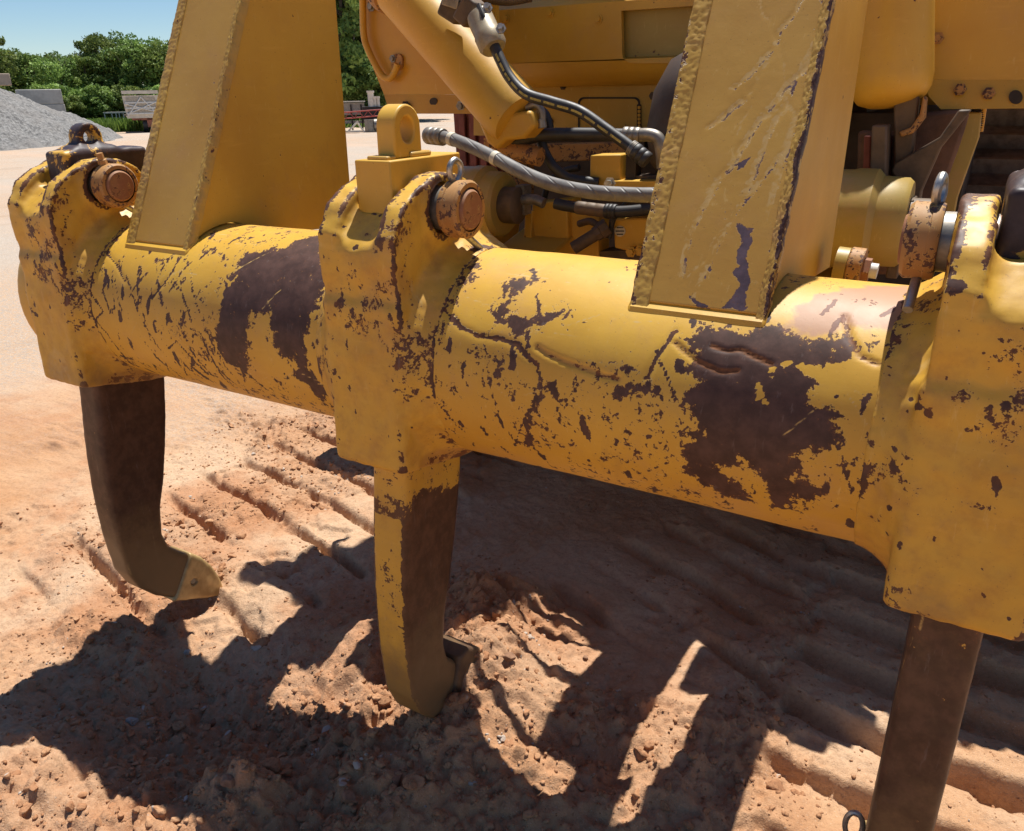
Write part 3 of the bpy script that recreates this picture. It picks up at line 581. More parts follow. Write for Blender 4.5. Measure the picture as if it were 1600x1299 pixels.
# ---- lift arms
LEAN = .49
def arm(x0, x1, seed, strokes):
    yf = lambda z: -.138+LEAN*(z-.18)
    side = [(yf(1.25), 1.25), (yf(.19), .19)]
    side += [(-.2325*math.cos(math.radians(a)), .2325*math.sin(math.radians(a))) for a in (54,60,66,72,78,84,90,96)]
    side += [(.10,.205),(.30,.17),(.485,.155),(.50,.8),(.53,1.25)]
    m = MB(); m.prism(side, lambda u,v,t: (t,u,v), x1-.028, x1-.002); m.prism(side, lambda u,v,t: (t,u,v), x0+.002, x0+.028)
    m.prism([(.455,.19),(.475,.19),(.50,1.24),(.48,1.24)], lambda u,v,t: (t,u,v), x0+.03, x1-.03)
    a = m.build('lift_arm', M_PAINT, ripper, bevel=.002)
    # front plate, dense grid so that scrapes can follow it
    e = np.array([0, LEAN, 1.])/math.hypot(LEAN, 1); nrm = np.array([0, -1., LEAN])/math.hypot(LEAN, 1)
    U = np.arange(x0+.030, x1-.008, .0035); S = np.arange(.012, 1.18, .0035); UU, SS = np.meshgrid(U, S, indexing='ij')
    wr = .06+.20*sst(.2, .7, fbm2(UU*8+seed, SS*5, 3, seed)); sc_ = np.zeros_like(UU); de = np.zeros_like(UU); wb = .006*fbm2(UU*30, SS*30, 3, seed+4); wb2 = .006*fbm2(UU*30+9, SS*30, 3, seed+5)
    for kind, pts, wdt in strokes:
        if kind == 'patch': d = sdpoly(UU+wb, SS+wb2, pts); wr = np.maximum(wr, 1-sst(-.006, .006, d)*.9)
        else:
            d = sdline(UU+wb*.5, SS+wb2*.5, pts); de -= .0003*np.exp(-(d/(wdt*.6))**2)
            for of_, ww, am in ((-.75,.28,.8),(-.2,.22,.9),(.25,.30,.75),(.8,.16,.9)): sc_ = np.maximum(sc_, (am if kind == 'deep' else am*.8)*np.exp(-((sdline(UU+wb*.7+of_*wdt, SS+wb2*.7, pts)+.3*wdt*fbm2(SS*40, UU*40, 2, 5))/(wdt*ww))**2))
            if kind == 'deep': d2 = sdline(UU+wb*.5-.005, SS+wb2*.5, pts); wr = np.maximum(wr, .62*np.exp(-(d2/(wdt*.8))**2))
    wr = np.maximum(wr, (.5 if strokes else .3)*np.exp(-((UU-(x1-.01))/.012)**2))
    P = np.array([0, -.138, .18])+nrm*.004+UU[...,None]*np.array([1.,0,0])+SS[...,None]*e+de[...,None]*nrm; I = np.arange(UU.size).reshape(UU.shape)
    Pb = P-nrm*.012; edge = list(I[:,0])+list(I[-1,1:])+list(I[::-1,-1][1:])+list(I[0,::-1][1:-1]); n = UU.size
    F = np.stack([I[:-1,:-1], I[1:,:-1], I[1:,1:], I[:-1,1:]], -1).reshape(-1, 4)
    ee = np.array(edge); en = np.roll(ee, -1); F = np.concatenate([F, np.stack([ee, ee+n, en+n, en], 1)])
    me = mesh_np('front_plate', np.concatenate([P.reshape(-1,3), Pb.reshape(-1,3)])-np.array(WL[a]), F, True, {'wear': np.tile(wr.ravel(), 2), 'scratch': np.tile(sc_.ravel(), 2)})
    me.materials.append(M_PAINTP); link('front_plate', me, a, WL[a])
    # weld seams down both edges and a foot pad at the tube
    for (u0, u1, hgt, sd) in ((x0-.004, x0+.036, .007, 1), (x1-.016, x1+.002, .005, 2)):
        S2 = np.arange(.0, 1.18, .0028); q = np.linspace(0, 1, 13); QQ, S3 = np.meshgrid(q, S2, indexing='ij')
        rip = .25*np.sin(S3*520+2.5*np.abs(QQ-.5)*2+5*fbm2(S3*20, QQ*2, 2, seed+sd))+.75*fbm2(S3*75, QQ*5, 3, seed+sd+3)+.75*fbm2(S3*230, QQ*14, 3, seed+sd+6)
        H = .003+hgt*.55*(.85+.15*np.cos((QQ-.5)*math.pi)) + .0007*rip; H = np.where((QQ == 0)|(QQ == 1), -.02, H)
        ux = u0+QQ*(u1-u0)+.0012*fbm2(S3*40, QQ*0, 2, seed+9)
        P = np.array([0,-.138,.18])+ux[...,None]*np.array([1.,0,0])+S3[...,None]*e+H[...,None]*nrm; I = np.arange(QQ.size).reshape(QQ.shape)
        F = np.stack([I[:-1,:-1], I[1:,:-1], I[1:,1:], I[:-1,1:]], -1).reshape(-1, 4)
        ends = np.array([list(I[k:k+2,0][::-1])+list(I[12-k-1:12-k+1,0][::-1]) for k in range(6)])
        F = np.concatenate([F, ends])
        we = (.62 if (strokes and sd == 2) else .36 if strokes else .18)*np.exp(-((QQ-(.15 if sd == 1 else .85))/.3)**2)+.15*fbm2(S3*14, QQ*3, 2, 7)
        me = mesh_np('weld_seam', P.reshape(-1,3)-np.array(WL[a]), F, True, {'wear': we.ravel()}); me.materials.append(M_WELD); link('weld_seam', me, a, WL[a])
    m = MB(); m.prism([(-.152,.164),(-.146,.183),(-.132,.192),(-.10,.215),(-.10,.185),(-.13,.170)], lambda u,v,t: (t,u,v), x0-.004, x1+.004)
    ft = m.build('foot_weld', M_PAINT, a, bevel=.006, seg=3)
    return a
M_PAINTP = paint('scraped_plate_paint', col=(.54,.315,.055), bare=(.085,.060,.072), base=.0, dust=.2, chip=.80, rough=.46)
arm(-.931, -.690, 3, [])
S_R = [('light',[(.629,.384),(.615,.359),(.575,.332)],.006),('deep',[(.632,.38),(.600,.345),(.577,.331)],.005),
 ('deep',[(.745,.46),(.715,.42),(.679,.365),(.651,.307),(.617,.226),(.598,.179),(.586,.126),(.590,.061)],.007),
 ('deep',[(.740,.50),(.705,.383),(.690,.339),(.681,.282),(.666,.202)],.006),
 ('deep',[(.714,.286),(.690,.238),(.668,.193),(.639,.120),(.618,.022)],.004),
 ('light',[(.690,.33),(.706,.368),(.724,.352),(.718,.293),(.711,.236),(.710,.167)],.006),
 ('light',[(.650,.387),(.636,.317)],.003),('light',[(.690,.36),(.668,.34),(.640,.29),(.622,.25),(.600,.21)],.006),
 ('deep',[(.700,.56),(.660,.47),(.640,.43),(.610,.40)],.006),('light',[(.73,.60),(.68,.52),(.66,.44),(.64,.39)],.005),('light',[(.62,.56),(.66,.50),(.69,.44),(.70,.39)],.003),
 ('deep',[(.735,.42),(.728,.36),(.722,.28),(.716,.20)],.005),('light',[(.575,.27),(.60,.25),(.625,.22)],.0015),('light',[(.62,.20),(.645,.18),(.66,.15)],.0015),('light',[(.585,.19),(.60,.165),(.61,.15)],.0015),('light',[(.64,.15),(.625,.10),(.60,.05)],.0025),
 ('patch',[(.672,.161),(.692,.153),(.691,.125),(.704,.094),(.702,.072),(.715,.023),(.668,.012),(.682,.035),(.691,.052),(.674,.073),(.687,.086),(.676,.127)],0),
 ('patch',[(.642,.272),(.666,.279),(.660,.263),(.648,.259)],0),('patch',[(.638,.188),(.651,.169),(.643,.179)],0),('patch',[(.628,.085),(.645,.083),(.642,.075)],0),('patch',[(.61,.030),(.65,.014),(.66,.004),(.63,.006)],0)]
arm(.507, .744, 6, S_R)
# cross tie between the two arm tops and the tilt cylinder they carry (above the picture's top edge)
m = MB(); m.cyl((-.70,.46,1.18), (.52,.46,1.18), .055, n=24); m.build('cross_tube', M_PAINT, ripper)

# ================================================================ SHANKS
PROF = [(-.165,.30),(-.165,-.05),(-.205,-.225),(-.236,-.46),(-.247,-.62),(-.248,-.74),(-.238,-.87),(-.210,-.94),(-.165,-.995),(-.105,-1.043),(-.05,-1.065),(.0,-1.045),(.022,-.975),(-.005,-.928),(-.05,-.885),(-.085,-.845),(-.098,-.79),(-.085,-.70),(-.055,-.62),(-.03,-.53),(.0,-.41),(.022,-.29),(.03,-.05),(.03,.30)]
TIPP = [(-.118,-1.046),(-.02,-.905),(.02,-.945),(.055,-1.0),(.085,-1.075),(.094,-1.130),(.082,-1.150),(.03,-1.120),(-.04,-1.085)]
HW = .0505
def shank_sd(x, y, z):
    p = sdpoly(y, z, PROF); b = abs(x)-HW
    return smax(p, b, .020)+.0006*noise3(x*30, y*30, z*30, 4)
HV, HF, HD, HA = surfnets(shank_sd, (-.062,-.27,-1.09), (.062,.05,.24), .0072)
hx, hy, hz = HV.T; pin_d = sdpoly(hy, hz, PROF)
rear = (abs(hx) < HW-.010)*(pin_d > -.006)*(hy < np.interp(-hz, [0,.3,.6,.9,1.1], [-.1,-.12,-.16,-.12,-.12]))
def tip_sd(x, y, z):
    p = sdpoly(y, z, TIPP); w = .058-.20*np.clip(y-.02, 0, .1); b = abs(x)-w
    d = smax(p, b, .014)
    hole = np.sqrt((y+.030)**2*.9+(z+1.015)**2*1.1)-.013
    d = smax(d, -np.maximum(hole, .050-abs(x)), .003)
    return d+.0008*noise3(x*40, y*40, z*40, 9)
TV, TF, TD, TA = surfnets(tip_sd, (-.07,-.135,-1.17), (.07,.11,-.88), .0045)
M_TIP = simple('worn_tip_steel', (.50,.345,.15), .42, .2, col2=(.33,.21,.08), sc=14, bump=.25, bs=50)
TIPP2 = [(-.112,-1.046),(-.050,-.868),(-.01,-.862),(.05,-.905),(.105,-.965),(.148,-1.018),(.150,-1.036),(.06,-1.09),(-.04,-1.10)]
def tip2_sd(x, y, z):
    p = sdpoly(y, z, TIPP2); b = abs(x)-(.062-.16*np.clip(y-.03, 0, .13)); d = smax(p, b, .012)
    g = np.minimum(abs((y+.075)*.943+(z+.957)*.333), 1)-.0025
    return smax(d, -np.maximum(g, .057-abs(x)), .003)+.0008*noise3(x*40, y*40, z*40, 9)
TV2, TF2, _a, _b = surfnets(tip2_sd, (-.075,-.135,-1.12), (.075,.165,-.84), .0045)
def shank(i, label, mode):
    xc = XC[i]; t = thing('ripper_shank', (xc, -.1, GZ), label, 'ripper shank')
    wr = np.ones_like(hx)*1.1; ru = np.clip(.1+.25*noise3(hx*5, hy*5, hz*5, i), 0, 1)
    if mode == 'painted':
        wr = np.where(rear, .22+.25*sst(0, .6, noise3(hx*20, hy*20, hz*9, 4)), wr); wr = np.where((hz > -.36), .42+.55*sst(-.30, -.40, hz+.25*(hy+.1)+.05*noise3(hx*14, hy*14, hz*14, 5)), wr); ru = ru+.25*sst(-.45, -.25, hz)
    if mode == 'rusty': ru = ru+.35*sst(-.1, .4, noise3(hx*14, hy*14, hz*4, 8)); wr = np.where(hz > -.34, .95, wr)
    me = mesh_np('shank_body', HV+np.array([0,.1,-GZ]), HF, True, {'wear': wr, 'rust': ru, 'scratch': .75*sst(.62, .9, noise3(hx*110, hy*110, hz*2.5, 31+i)), 'mud': .78*sst(-.50, -.95, hz)+.15+(.15 if mode == 'rusty' else 0)}); me.materials.append(M_SHANK if mode != 'painted' else M_SHANKP)
    link('shank_body', me, t, WL[t])
    tm = mesh_np('tip', (TV2 if i == 1 else TV)+np.array([0,.1,-GZ]), TF2 if i == 1 else TF); tm.materials.append(M_TIP2 if i == 1 else M_TIP); tp = link('tip', tm, t, WL[t])
    if i == 1: return t
    m = MB(); m.cyl((xc-.052,-.030,-1.015), (xc+.052,-.030,-1.015), .0095, n=16); m.build('tip_pin', M_GREYST, tp)
    return t
M_SHANKP = paint('shank_half_painted', bare=(.085,.042,.022), rustc=(.16,.06,.02), rough=.42, dust=.35, chip=.86)
M_TIP2 = simple('soiled_tip_steel', (.17,.10,.045), .55, .1, col2=(.09,.05,.028), sc=14, bump=.25, bs=50)
sh = [shank(0, 'dark bare steel ripper shank hanging just clear of the dirt, its worn tip showing', 'bare'),
      shank(1, 'ripper shank with yellow painted rear edge and its tip buried in the soil', 'painted'),
      shank(2, 'rusty ripper shank standing closest, cut off by the bottom edge at the right', 'rusty')]
def lug(m, xc, y0, y1, z0, z1, hr, hw):
    yc = (y0+y1)/2; r = (y1-y0)/2*.98; zc = z1-r; O = [(y0, z0)]+[(yc-r*math.cos(a), zc+r*math.sin(a)) for a in np.linspace(0, math.pi, 22)]+[(y1, z0)]
    Hh = [(yc+hr*math.cos(a), zc-.004+hr*1.15*math.sin(a)) for a in np.linspace(0, 2*math.pi, 24, endpoint=False)]
    q = plate(O, [Hh], lambda u,v,t: (t,u,v), xc-hw, xc+hw); m.add(q.v, q.f)
# middle: square fabricated head with eye plate
t = sh[1]; xc = XC[1]
m = MB(); m.box((xc, -.055, .315), (.090, .245, .21)); hd = m.build('shank_head', M_PAINT, t, bevel=.003)
m = MB(); lug(m, xc+.003, -.134, -.044, .4195, .522, .022, .023); m.build('lifting_eye', M_PAINT, hd, bevel=.004)
m = MB(); m.box((xc+.003, -.150, .423), (.052,.03,.008)); m.build('weld_bead', M_WELD, hd, bevel=.003)
m = MB(); m.box((xc+.003, -.055, .425), (.060,.07,.011)); m.build('weld_bead', M_WELD, hd, bevel=.004)
for i, top, lab in ((0,.412,'shank_head'), (2,.412,'shank_head')):
    t = sh[i]; xc = XC[i]
    def hs(x, y, z):
        d = sdbox(x, y, z, (0,-.02,top-.075), (.046,.128,.075), .012)
        d = smin(d, sdbox(x, y, z, (0,-.045,top-.005), (.032,.06,.012), .01), .03)
        yy = y+.045; zz = z-(top+.032); e = np.maximum(np.where(zz > 0, np.hypot(yy, zz), abs(yy))-.036, np.maximum(abs(x)-.022, (top-.02)-z))
        d = smin(d, e, .016); d = smax(d, -(np.hypot(yy, zz)-.017), .006)
        return d+.0015*noise3(x*35, y*35, z*35, 6)
    V, F, D, A = surfnets(hs, (-.06,-.20,top-.16), (.06,.11,top+.10), .005); x_, y_, z_ = V.T
    wv = .98+.45*noise3(x_*22, y_*22, z_*22, 3+i)-.30*sst(top+.005, top+.03, z_)*sst(-.1, .3, noise3(x_*15, y_*15, z_*15, 9))-.35*sst(.1, .6, noise3(x_*9, y_*9, z_*9, 13))*(z_ > top-.02)
    me = mesh_np('shank_head', V+np.array([0,.1,-GZ]), F, True, {'wear': wv}); me.materials.append(M_CAST); link('shank_head', me, t, WL[t])
P = at(1334, 1290, -.12); m = MB(); m.tube([P+Vector((.016*math.cos(a_),.004*math.sin(a_),.030*math.sin(a_))) for a_ in np.linspace(0, 6.2832, 10, endpoint=False)], .0055, 8, 5, closed=True); m.build('steel_ring', M_STEEL, sh[2], WL[sh[2]])

# ================================================================ BULLDOZER (rear end)
dz = thing('bulldozer', (0, 3.0, GZ), 'big yellow bulldozer seen from behind, fuel tank, hoses and dark tracks beyond the ripper', 'bulldozer')
def pfn(Y): return lambda u,v,t: at(u, v, Y)+Vector((0, t, 0))
def rrect(x0, y0, x1, y1, r, n=6):
    o = []
    for cx, cy, a0 in ((x1-r,y0+r,-90),(x1-r,y1-r,0),(x0+r,y1-r,90),(x0+r,y0+r,180)):
        for k in range(n+1): a = math.radians(a0+90*k/n); o.append((cx+r*math.cos(a), cy+r*math.sin(a)))
    return o
def circ(px, py, r, n=20): return [(px+r*math.cos(a), py+r*math.sin(a)) for a in np.linspace(0, 6.2832, n, endpoint=False)]
def part(m, name, mat, parent=dz, loc=None, **k): return m.build(name, mat, parent, loc if loc is not None else WL[parent], **k)
def bolt(p, r, mat, d=Vector((0,-1,0)), h=.012, parent=dz):
    m = MB(); p = Vector(p); m.lathe(p, p+d*h, [(0,r*1.6),(.25,r*1.6),(.25,r),(1,r*.95)], 6 if r > .006 else 10); return part(m, 'bolt', mat, parent, smooth=20)
# fuel tank with rounded lower edge and a recessed panel
tankY = 1.36
P0 = at(740, -60, tankY); X0, X1 = P0.x, 1.75
z1 = at(880, 96, tankY).z
win = rrect(972, -40, 1106, 99, 16); hole = [(at(u,v,tankY).x, at(u,v,tankY).z) for u,v in win]
hole = [(x, z) for x, z in hole]
ZT = .82
hole = [(x, min(z, ZT-.03)) for x, z in hole]
m = plate([(X0,ZT),(X0,z1),(X1,z1),(X1,ZT)], [hole], lambda u,v,t: (u,tankY+t,v), 0, .02)
m.prism([(tankY,z1),(tankY+.012,z1-.035),(tankY+.04,z1-.065),(tankY+.085,z1-.085),(2.9,z1-.10),(2.9,1.75),(tankY+1.05,1.75),(tankY+.001,ZT),(tankY+.10,ZT-.01),(tankY+.09,z1+.02),(tankY+.02,z1)], lambda u,v,t: (t,u,v), X0, X1)
tank = part(m, 'fuel_tank', M_TANK, smooth=50)
zl = min(z for x, z in hole); m = MB(); m.box(((hole[0][0]+hole[14][0])/2, tankY+.055, (ZT+zl)/2+.01), (.44,.02,ZT-zl+.02)); part(m, 'recessed_panel', M_OLIVE, tank)
M_OLIVE2 = paint('dull_yellow_paint', col=(.47,.29,.045), base=.06, dust=.35)
# lower rear plate with access cover
rY = 1.46
m = MB(); m.prism([(740,60),(1300,60),(1300,212),(740,212)], pfn(rY), 0, .03); rp = part(m, 'rear_plate', M_OLIVE2)
m = MB(); q = plate(rrect(903,152,1000,222,9), [rrect(905.6,154.6,997.2,220,8)], pfn(rY-.003), 0, .002); m.add(q.v, q.f); part(m, 'cover_gap', M_DARK, rp)
m = MB(); m.prism(rrect(995,163,1001.5,205,2), pfn(rY-.006), 0, .004); h_ = part(m, 'hinge', M_DARK, rp)
m = MB()
for k in range(6): m.prism(rrect(996.2,166+6*k,1000.3,170.5+6*k,1), pfn(rY-.010), 0, .004)
part(m, 'hinge_knuckles', M_TANK, rp)
# side guards
gY = 1.10
m = plate([(560,-40),(561,0),(564,60),(600,148),(775,148),(775,-40)], [], pfn(gY), 0, .02)
def bend(u, v, t): k = (v-148)/30; return at(u, v, gY-.022*k)+Vector((0,t,0))
m.prism([(600,148.2),(609,178),(690,178),(775,178),(775,148.2)], bend, .0, .02); sg = part(m, 'side_guard', M_TANK)
m = MB(); m.prism([(559,-40),(560,0),(563,60),(606,178),(609,178),(600,148),(565.5,60),(562.5,0),(561.5,-40)], pfn(gY), .021, .06); part(m, 'guard_edge', M_RUST, sg)
for u, v, mt in ((580,10,M_GREYST),(634,166,M_DARK),(720,166,M_GREYST)): bolt(at(u,v,gY-.015), .012, mt, parent=sg)
m = MB(); m.prism(circ(677,159,6), pfn(gY-.012), 0, .004); part(m, 'bolt_hole', M_DARK, sg)
m = MB(); m.prism(circ(634,168,8), pfn(gY-.022), 0, .004); part(m, 'bolt_hole', M_DARK, sg)
RY = 1.30
m = plate([(1440,-30),(1440,125),(1760,125),(1760,-30)], [], pfn(RY), 0, .02)
def bend2(u, v, t): k = (v-125)/47; return at(u, v, RY-.030*k)+Vector((0,t,0))
m.prism([(1440,125.2),(1452,152),(1470,171),(1760,168),(1760,125.2)], bend2, 0, .02); sg2 = part(m, 'side_guard', M_TANK)
m = MB(); m.prism(circ(1587,152,11), pfn(RY-.026), 0, .004); part(m, 'bolt_hole', M_DARK, sg2)
# grab rail
m = MB(); m.tube([at(u,v,gY-.03) for u,v in ((566,-90),(567,20),(569,58),(576,80),(590,108),(600,121),(610,122),(618,110),(621,100))], .0125, 12); gr = part(m, 'grab_rail', M_PAINT)
m = MB(); m.prism(rrect(611,84,628,110,8), pfn(gY-.012), 0, .012); part(m, 'rail_bracket', M_RUST, gr)
bolt(at(614,92,gY-.013), .009, M_GREYST, parent=gr)
# left lift cylinder
a0, a1 = at(520,-138,1.08), at(810,188,.86); dd = (a1-a0)
m = MB(); m.lathe(a0, a1, [(0,.097),(.975,.097),(1,.088)], 48); lc = part(m, 'lift_cylinder', M_PAINT)
m = MB(); k0 = a0+dd*.30; k1 = a0+dd*.395; m.lathe(k0, k1, [(0,.098),(.1,.112),(.75,.112),(.95,.105),(1,.0975)], 48, False); part(m, 'gland_ring', M_RUST, lc)
m = MB(); m.prism([(756,188),(778,180),(838,172),(846,196),(828,216),(800,219),(785,234),(770,222)], pfn(.86), -.04, .05); part(m, 'cylinder_foot', M_PAINT, lc, bevel=.012, seg=3)
m = MB(); m.box(at(790,228,.92), (.12,.08,.05)); m.cyl(at(765,226,.90), at(845,246,.90), .030); part(m, 'foot_pin', M_RUST, lc)
m = MB(); m.box(at(711,10,.84), (.075,.06,.085), Matrix.Rotation(.5, 3, 'Y')); m.box(at(734,18,.82), (.055,.07,.08), Matrix.Rotation(.65, 3, 'Y')); fb = part(m, 'port_block', M_DUSTBR, lc, bevel=.008)
m = MB(); m.box(at(708,-2,.80), (.06,.03,.05), Matrix.Rotation(.3, 3, 'Y')); part(m, 'port_flange', M_GREYST, fb, bevel=.004)
m = MB(); m.lathe(at(748,24,.80), at(772,76,.77), [(0,.037),(.1,.040),(.55,.040),(.6,.043),(.9,.043),(1,.036)], 28); part(m, 'hose_clamp_sleeve', simple('khaki_sleeve', (.36,.30,.20), .45, .2, sc=30), fb)
for u, v in ((762,14),(783,46)): bolt(at(u,v,.755), .010, M_STEEL, Vector((.3,-.8,.4)), .02, fb)
m = MB(); m.tube([at(748,8,.78), at(755,30,.765), at(748,55,.77)], .008, 8); part(m, 'clamp_strap', M_RUBBER, fb)
# pipe along the tank above the sleeve
m = MB(); m.tube([at(740,-8,1.0), at(790,0,1.05), at(830,-6,1.1)], .018); part(m, 'pipe', M_DUSTBR)
# hoses
def hose(pts, r, mat=M_RUBBER, name='hydraulic_hose', ends=(), stripe=None, bands=()):
    P = [at(*p) for p in pts]; m = MB(); m.tube(P, r, 16, 10); h = part(m, name, mat); S = spline(P, 10)
    for i0, i1, rr, mt, nm in ends:
        m = MB(); A = S[int(i0*(len(S)-1))]; B = S[int(i1*(len(S)-1))]; m.lathe(A, B, [(0,rr*.92),(.06,rr),(.30,rr),(.34,rr*.93),(.40,rr),(.62,rr),(.66,rr*.93),(.72,rr),(.94,rr),(1,rr*.92)], 20); part(m, nm, mt, h, smooth=50)
    for f in bands:
        i = int(f*(len(S)-1)); A = S[i]; T = (S[i+1]-S[i]).normalized(); m = MB(); m.cyl(A-T*.009, A+T*.009, r*1.07, n=20); part(m, 'band', M_BAND, h)
    if stripe:
        f0, f1 = stripe; i0 = int(f0*(len(S)-1)); i1 = int(f1*(len(S)-1)); q = []
        for i in range(i0, i1+1):
            T = (S[min(i+1,len(S)-1)]-S[i-1]).normalized(); v = Vector(CAMP)-S[i]; v = (v-T*v.dot(T)).normalized(); n_ = T.cross(v); q.append((S[i], (v*.95+n_*.30).normalized(), T))
        vs = []; fs = []; w = r*.20
        for k, (c, v, T) in enumerate(q):
            n_ = T.cross(v).normalized(); vs += [c+v*r*1.012-n_*w, c+v*r*1.012+n_*w]
        for k in range(len(q)-1):
            if (k*7)%5 != 3: fs.append((2*k,2*k+1,2*k+3,2*k+2))
        m = MB(); m.add(vs, fs); part(m, 'printed_stripe', M_STRIPE, h)
    return h
hose([(668,212,.62),(700,216,.60),(735,229,.57),(775,248,.54),(815,269,.51),(860,287,.48),(915,299,.46),(975,304,.46),(1040,304,.47),(1110,294,.50)], .0185, M_HOSE, ends=((0,.095,.0255,M_GREYST,'crimp_fitting'),), bands=(.14,.335))
hose([(770,66,.77),(781,92,.76),(797,122,.75),(822,147,.74),(862,160,.74),(905,174,.74),(945,201,.74),(985,230,.74),(1012,252,.74)], .0165, ends=((.90,1.0,.0235,M_RUBBER,'crimp_fitting'),(.88,.905,.0225,M_GREYST,'fitting_collar')), stripe=(.10,.86))
hose([(775,250,.90),(790,231,.90),(815,219,.90),(850,211,.92),(900,210,.94),(955,211,.96),(1000,213,.97)], .020, ends=((.90,1.0,.026,M_GREYST,'crimp_fitting'),), bands=(.11,))
m = MB(); m.tube([at(985,213,.97), at(1012,211,.97), at(1028,217,.97), at(1034,235,.97), at(1036,262,.98)], .020, 14); part(m, 'pipe_elbow', M_GREYST)
hose([(846,222,1.0),(852,240,1.0),(866,262,1.0),(890,279,1.02),(935,286,1.05)], .017)
m = MB(); m.tube([at(823,168,.86), at(838,164,.86), at(847,175,.86), at(848,198,.86)], .011, 12); m.cyl(at(846,186,.86), at(848,200,.86), .014); part(m, 'tube_elbow', M_GREYST)
m = MB(); m.tube([at(838,168,1.0), at(852,180,1.0), at(858,200,1.0), at(856,215,1.0)], .016, 12); part(m, 'hydraulic_hose', M_RUBBER)
hose([(868,318,.95),(885,322,.95),(930,328,.95),(975,331,.95),(1060,322,.98)], .0185, ends=((.36,.60,.0215,M_DUSTBR,'crimp_fitting'),(.60,.70,.024,M_RUBBER,'fitting_collar')))
# machine frame behind
m = MB(); m.box((.0, 2.3, .02), (1.9, 1.2, .86)); m.box((-.25, 2.5, .52), (1.7,1.4,.3)); fr = part(m, 'main_frame', M_DARK)
m = MB(); m.prism([(824,226),(1010,222),(1010,248),(840,254)], pfn(1.25), 0, .08); m.box(at(812,262,1.25), (.07,.1,.2)); part(m, 'cross_bar', M_RUST, bevel=.004)
m = MB(); m.prism([(922,243),(969,242),(971,300),(921,300)], pfn(1.06), 0, .10); vb = part(m, 'valve_block', M_PAINT, bevel=.004)
m = MB(); m.prism([(956,283),(1060,283),(1060,303),(955,303)], pfn(1.02), 0, .10); part(m, 'valve_cover', M_PAINT, vb, bevel=.003)
bolt(at(953,287,1.015), .013, M_STEEL, parent=vb)
m = MB(); m.prism([(978,275),(1060,272),(1060,284),(980,284)], pfn(1.08), 0, .08); part(m, 'valve_lid', M_DUSTBR, vb, bevel=.004)
m = MB(); m.box(at(990,262,1.1), (.035,.05,.12)); m.box(at(1000,225,1.15), (.05,.05,.07)); part(m, 'fitting_stand', M_DARK, vb)
m = MB(); m.prism([(831,318),(886,312),(889,420),(826,420)], pfn(1.12), 0, .12); m.prism([(890,330),(935,334),(935,420),(890.5,420)], pfn(1.15), 0, .1); lh = part(m, 'rear_housing', M_PAINT, bevel=.006)
m = MB(); m.prism([(958,342),(1060,340),(1060,392),(990,386),(978,392),(960,388)], pfn(1.08), 0, .1); part(m, 'housing_cover', M_PAINT, lh, bevel=.006)
m = MB(); m.prism([(820,332),(831,330),(829,420),(817,420)], pfn(1.10), 0, .14); part(m, 'housing_flange', M_PAINT, lh, bevel=.003)
m = MB(); m.prism(circ(968.5,361.5,8.5,24), pfn(1.077), 0, .002); dc = part(m, 'round_sticker', M_BAND, lh)
m = MB()
for v, w in ((356,5),(361.5,6.5),(366.5,5)): m.prism([(968.5-w,v-1),(968.5+w,v-1),(968.5+w,v+.9),(968.5-w,v+.9)], pfn(1.0755), 0, .001)
part(m, 'sticker_lines', M_INK, dc)
m = MB(); m.cyl(at(896,388,1.02), at(938,362,1.05), .022); m.lathe(at(930,367,1.04), at(950,354,1.06), [(0,.026),(.4,.026),(.45,.031),(1,.031)], 8); m.tube([at(905,350,1.1), at(922,346,1.08), at(938,355,1.06)], .012); part(m, 'drain_fitting', M_DUSTBR, lh)
for u, v in ((986,394),(1000,392)): bolt(at(u,v,1.06), .012, M_PAINT, parent=lh)
m = MB(); m.prism([(900,395),(1060,388),(1060,425),(900,425)], pfn(1.16), 0, .1); part(m, 'lower_plate', M_DUSTBR, lh)
def boss(xa, xb, yc, zc, r, flip):
    m = MB(); m.lathe((xa,yc,zc), (xb,yc,zc), [(0,r*.96),(.08,r),(.62,r),(.66,r*1.03),(.78,r*1.03),(.82,r*.9),(.97,r*.88),(1,r*.8)], 48); b = part(m, 'pivot_boss', M_OLIVE, smooth=40)
    m = MB(); m.lathe((xb,yc,zc), (xb+(.06 if xb > xa else -.06),yc,zc), [(0,r*.5),(.9,r*.5),(1,r*.42)], 24); part(m, 'boss_plug', M_DUSTBR, b)
b0 = at(752,318,.98); boss(b0.x-.22, b0.x+.10, .98, b0.z, .125, 0)
b1 = at(1350,345,.98); boss(b1.x-.30, b1.x+.11, .98, b1.z, .135, 0)
m = MB(); m.tube([at(815,312,1.0), at(835,312,1.0), at(850,318,1.0)], .018); m.box(at(818,312,1.02), (.035,.05,.10)); part(m, 'pipe', M_GREYST)
# round cover behind right arm, second lift cylinder
m = MB(); c0 = at(1095,185,1.15); m.lathe(c0+Vector((0,-.02,-.20)), c0+Vector((.02,.06,.20)), [(0,.05),(.03,.11),(.12,.150),(.35,.180),(.65,.176),(.88,.14),(.97,.09),(1,.03)], 48); part(m, 'round_cover', simple('dark_brown_cover', (.07,.042,.026), .6, sc=8))
t0, t1 = at(1392,-60,1.20), at(1392,168,1.14)
m = MB(); m.lathe(t0, t1, [(0,.107),(.80,.107),(.88,.103),(.945,.088),(.98,.06),(1,.02)], 48); lc2 = part(m, 'lift_cylinder', M_PAINT, smooth=60)
m = MB(); m.prism([(1405,206),(1424,199),(1438,178),(1443,150),(1449,152),(1446,184),(1428,208),(1409,214)], pfn(1.12), -.02, .03); part(m, 'edge_lug', M_RUST, lc2, bevel=.006)
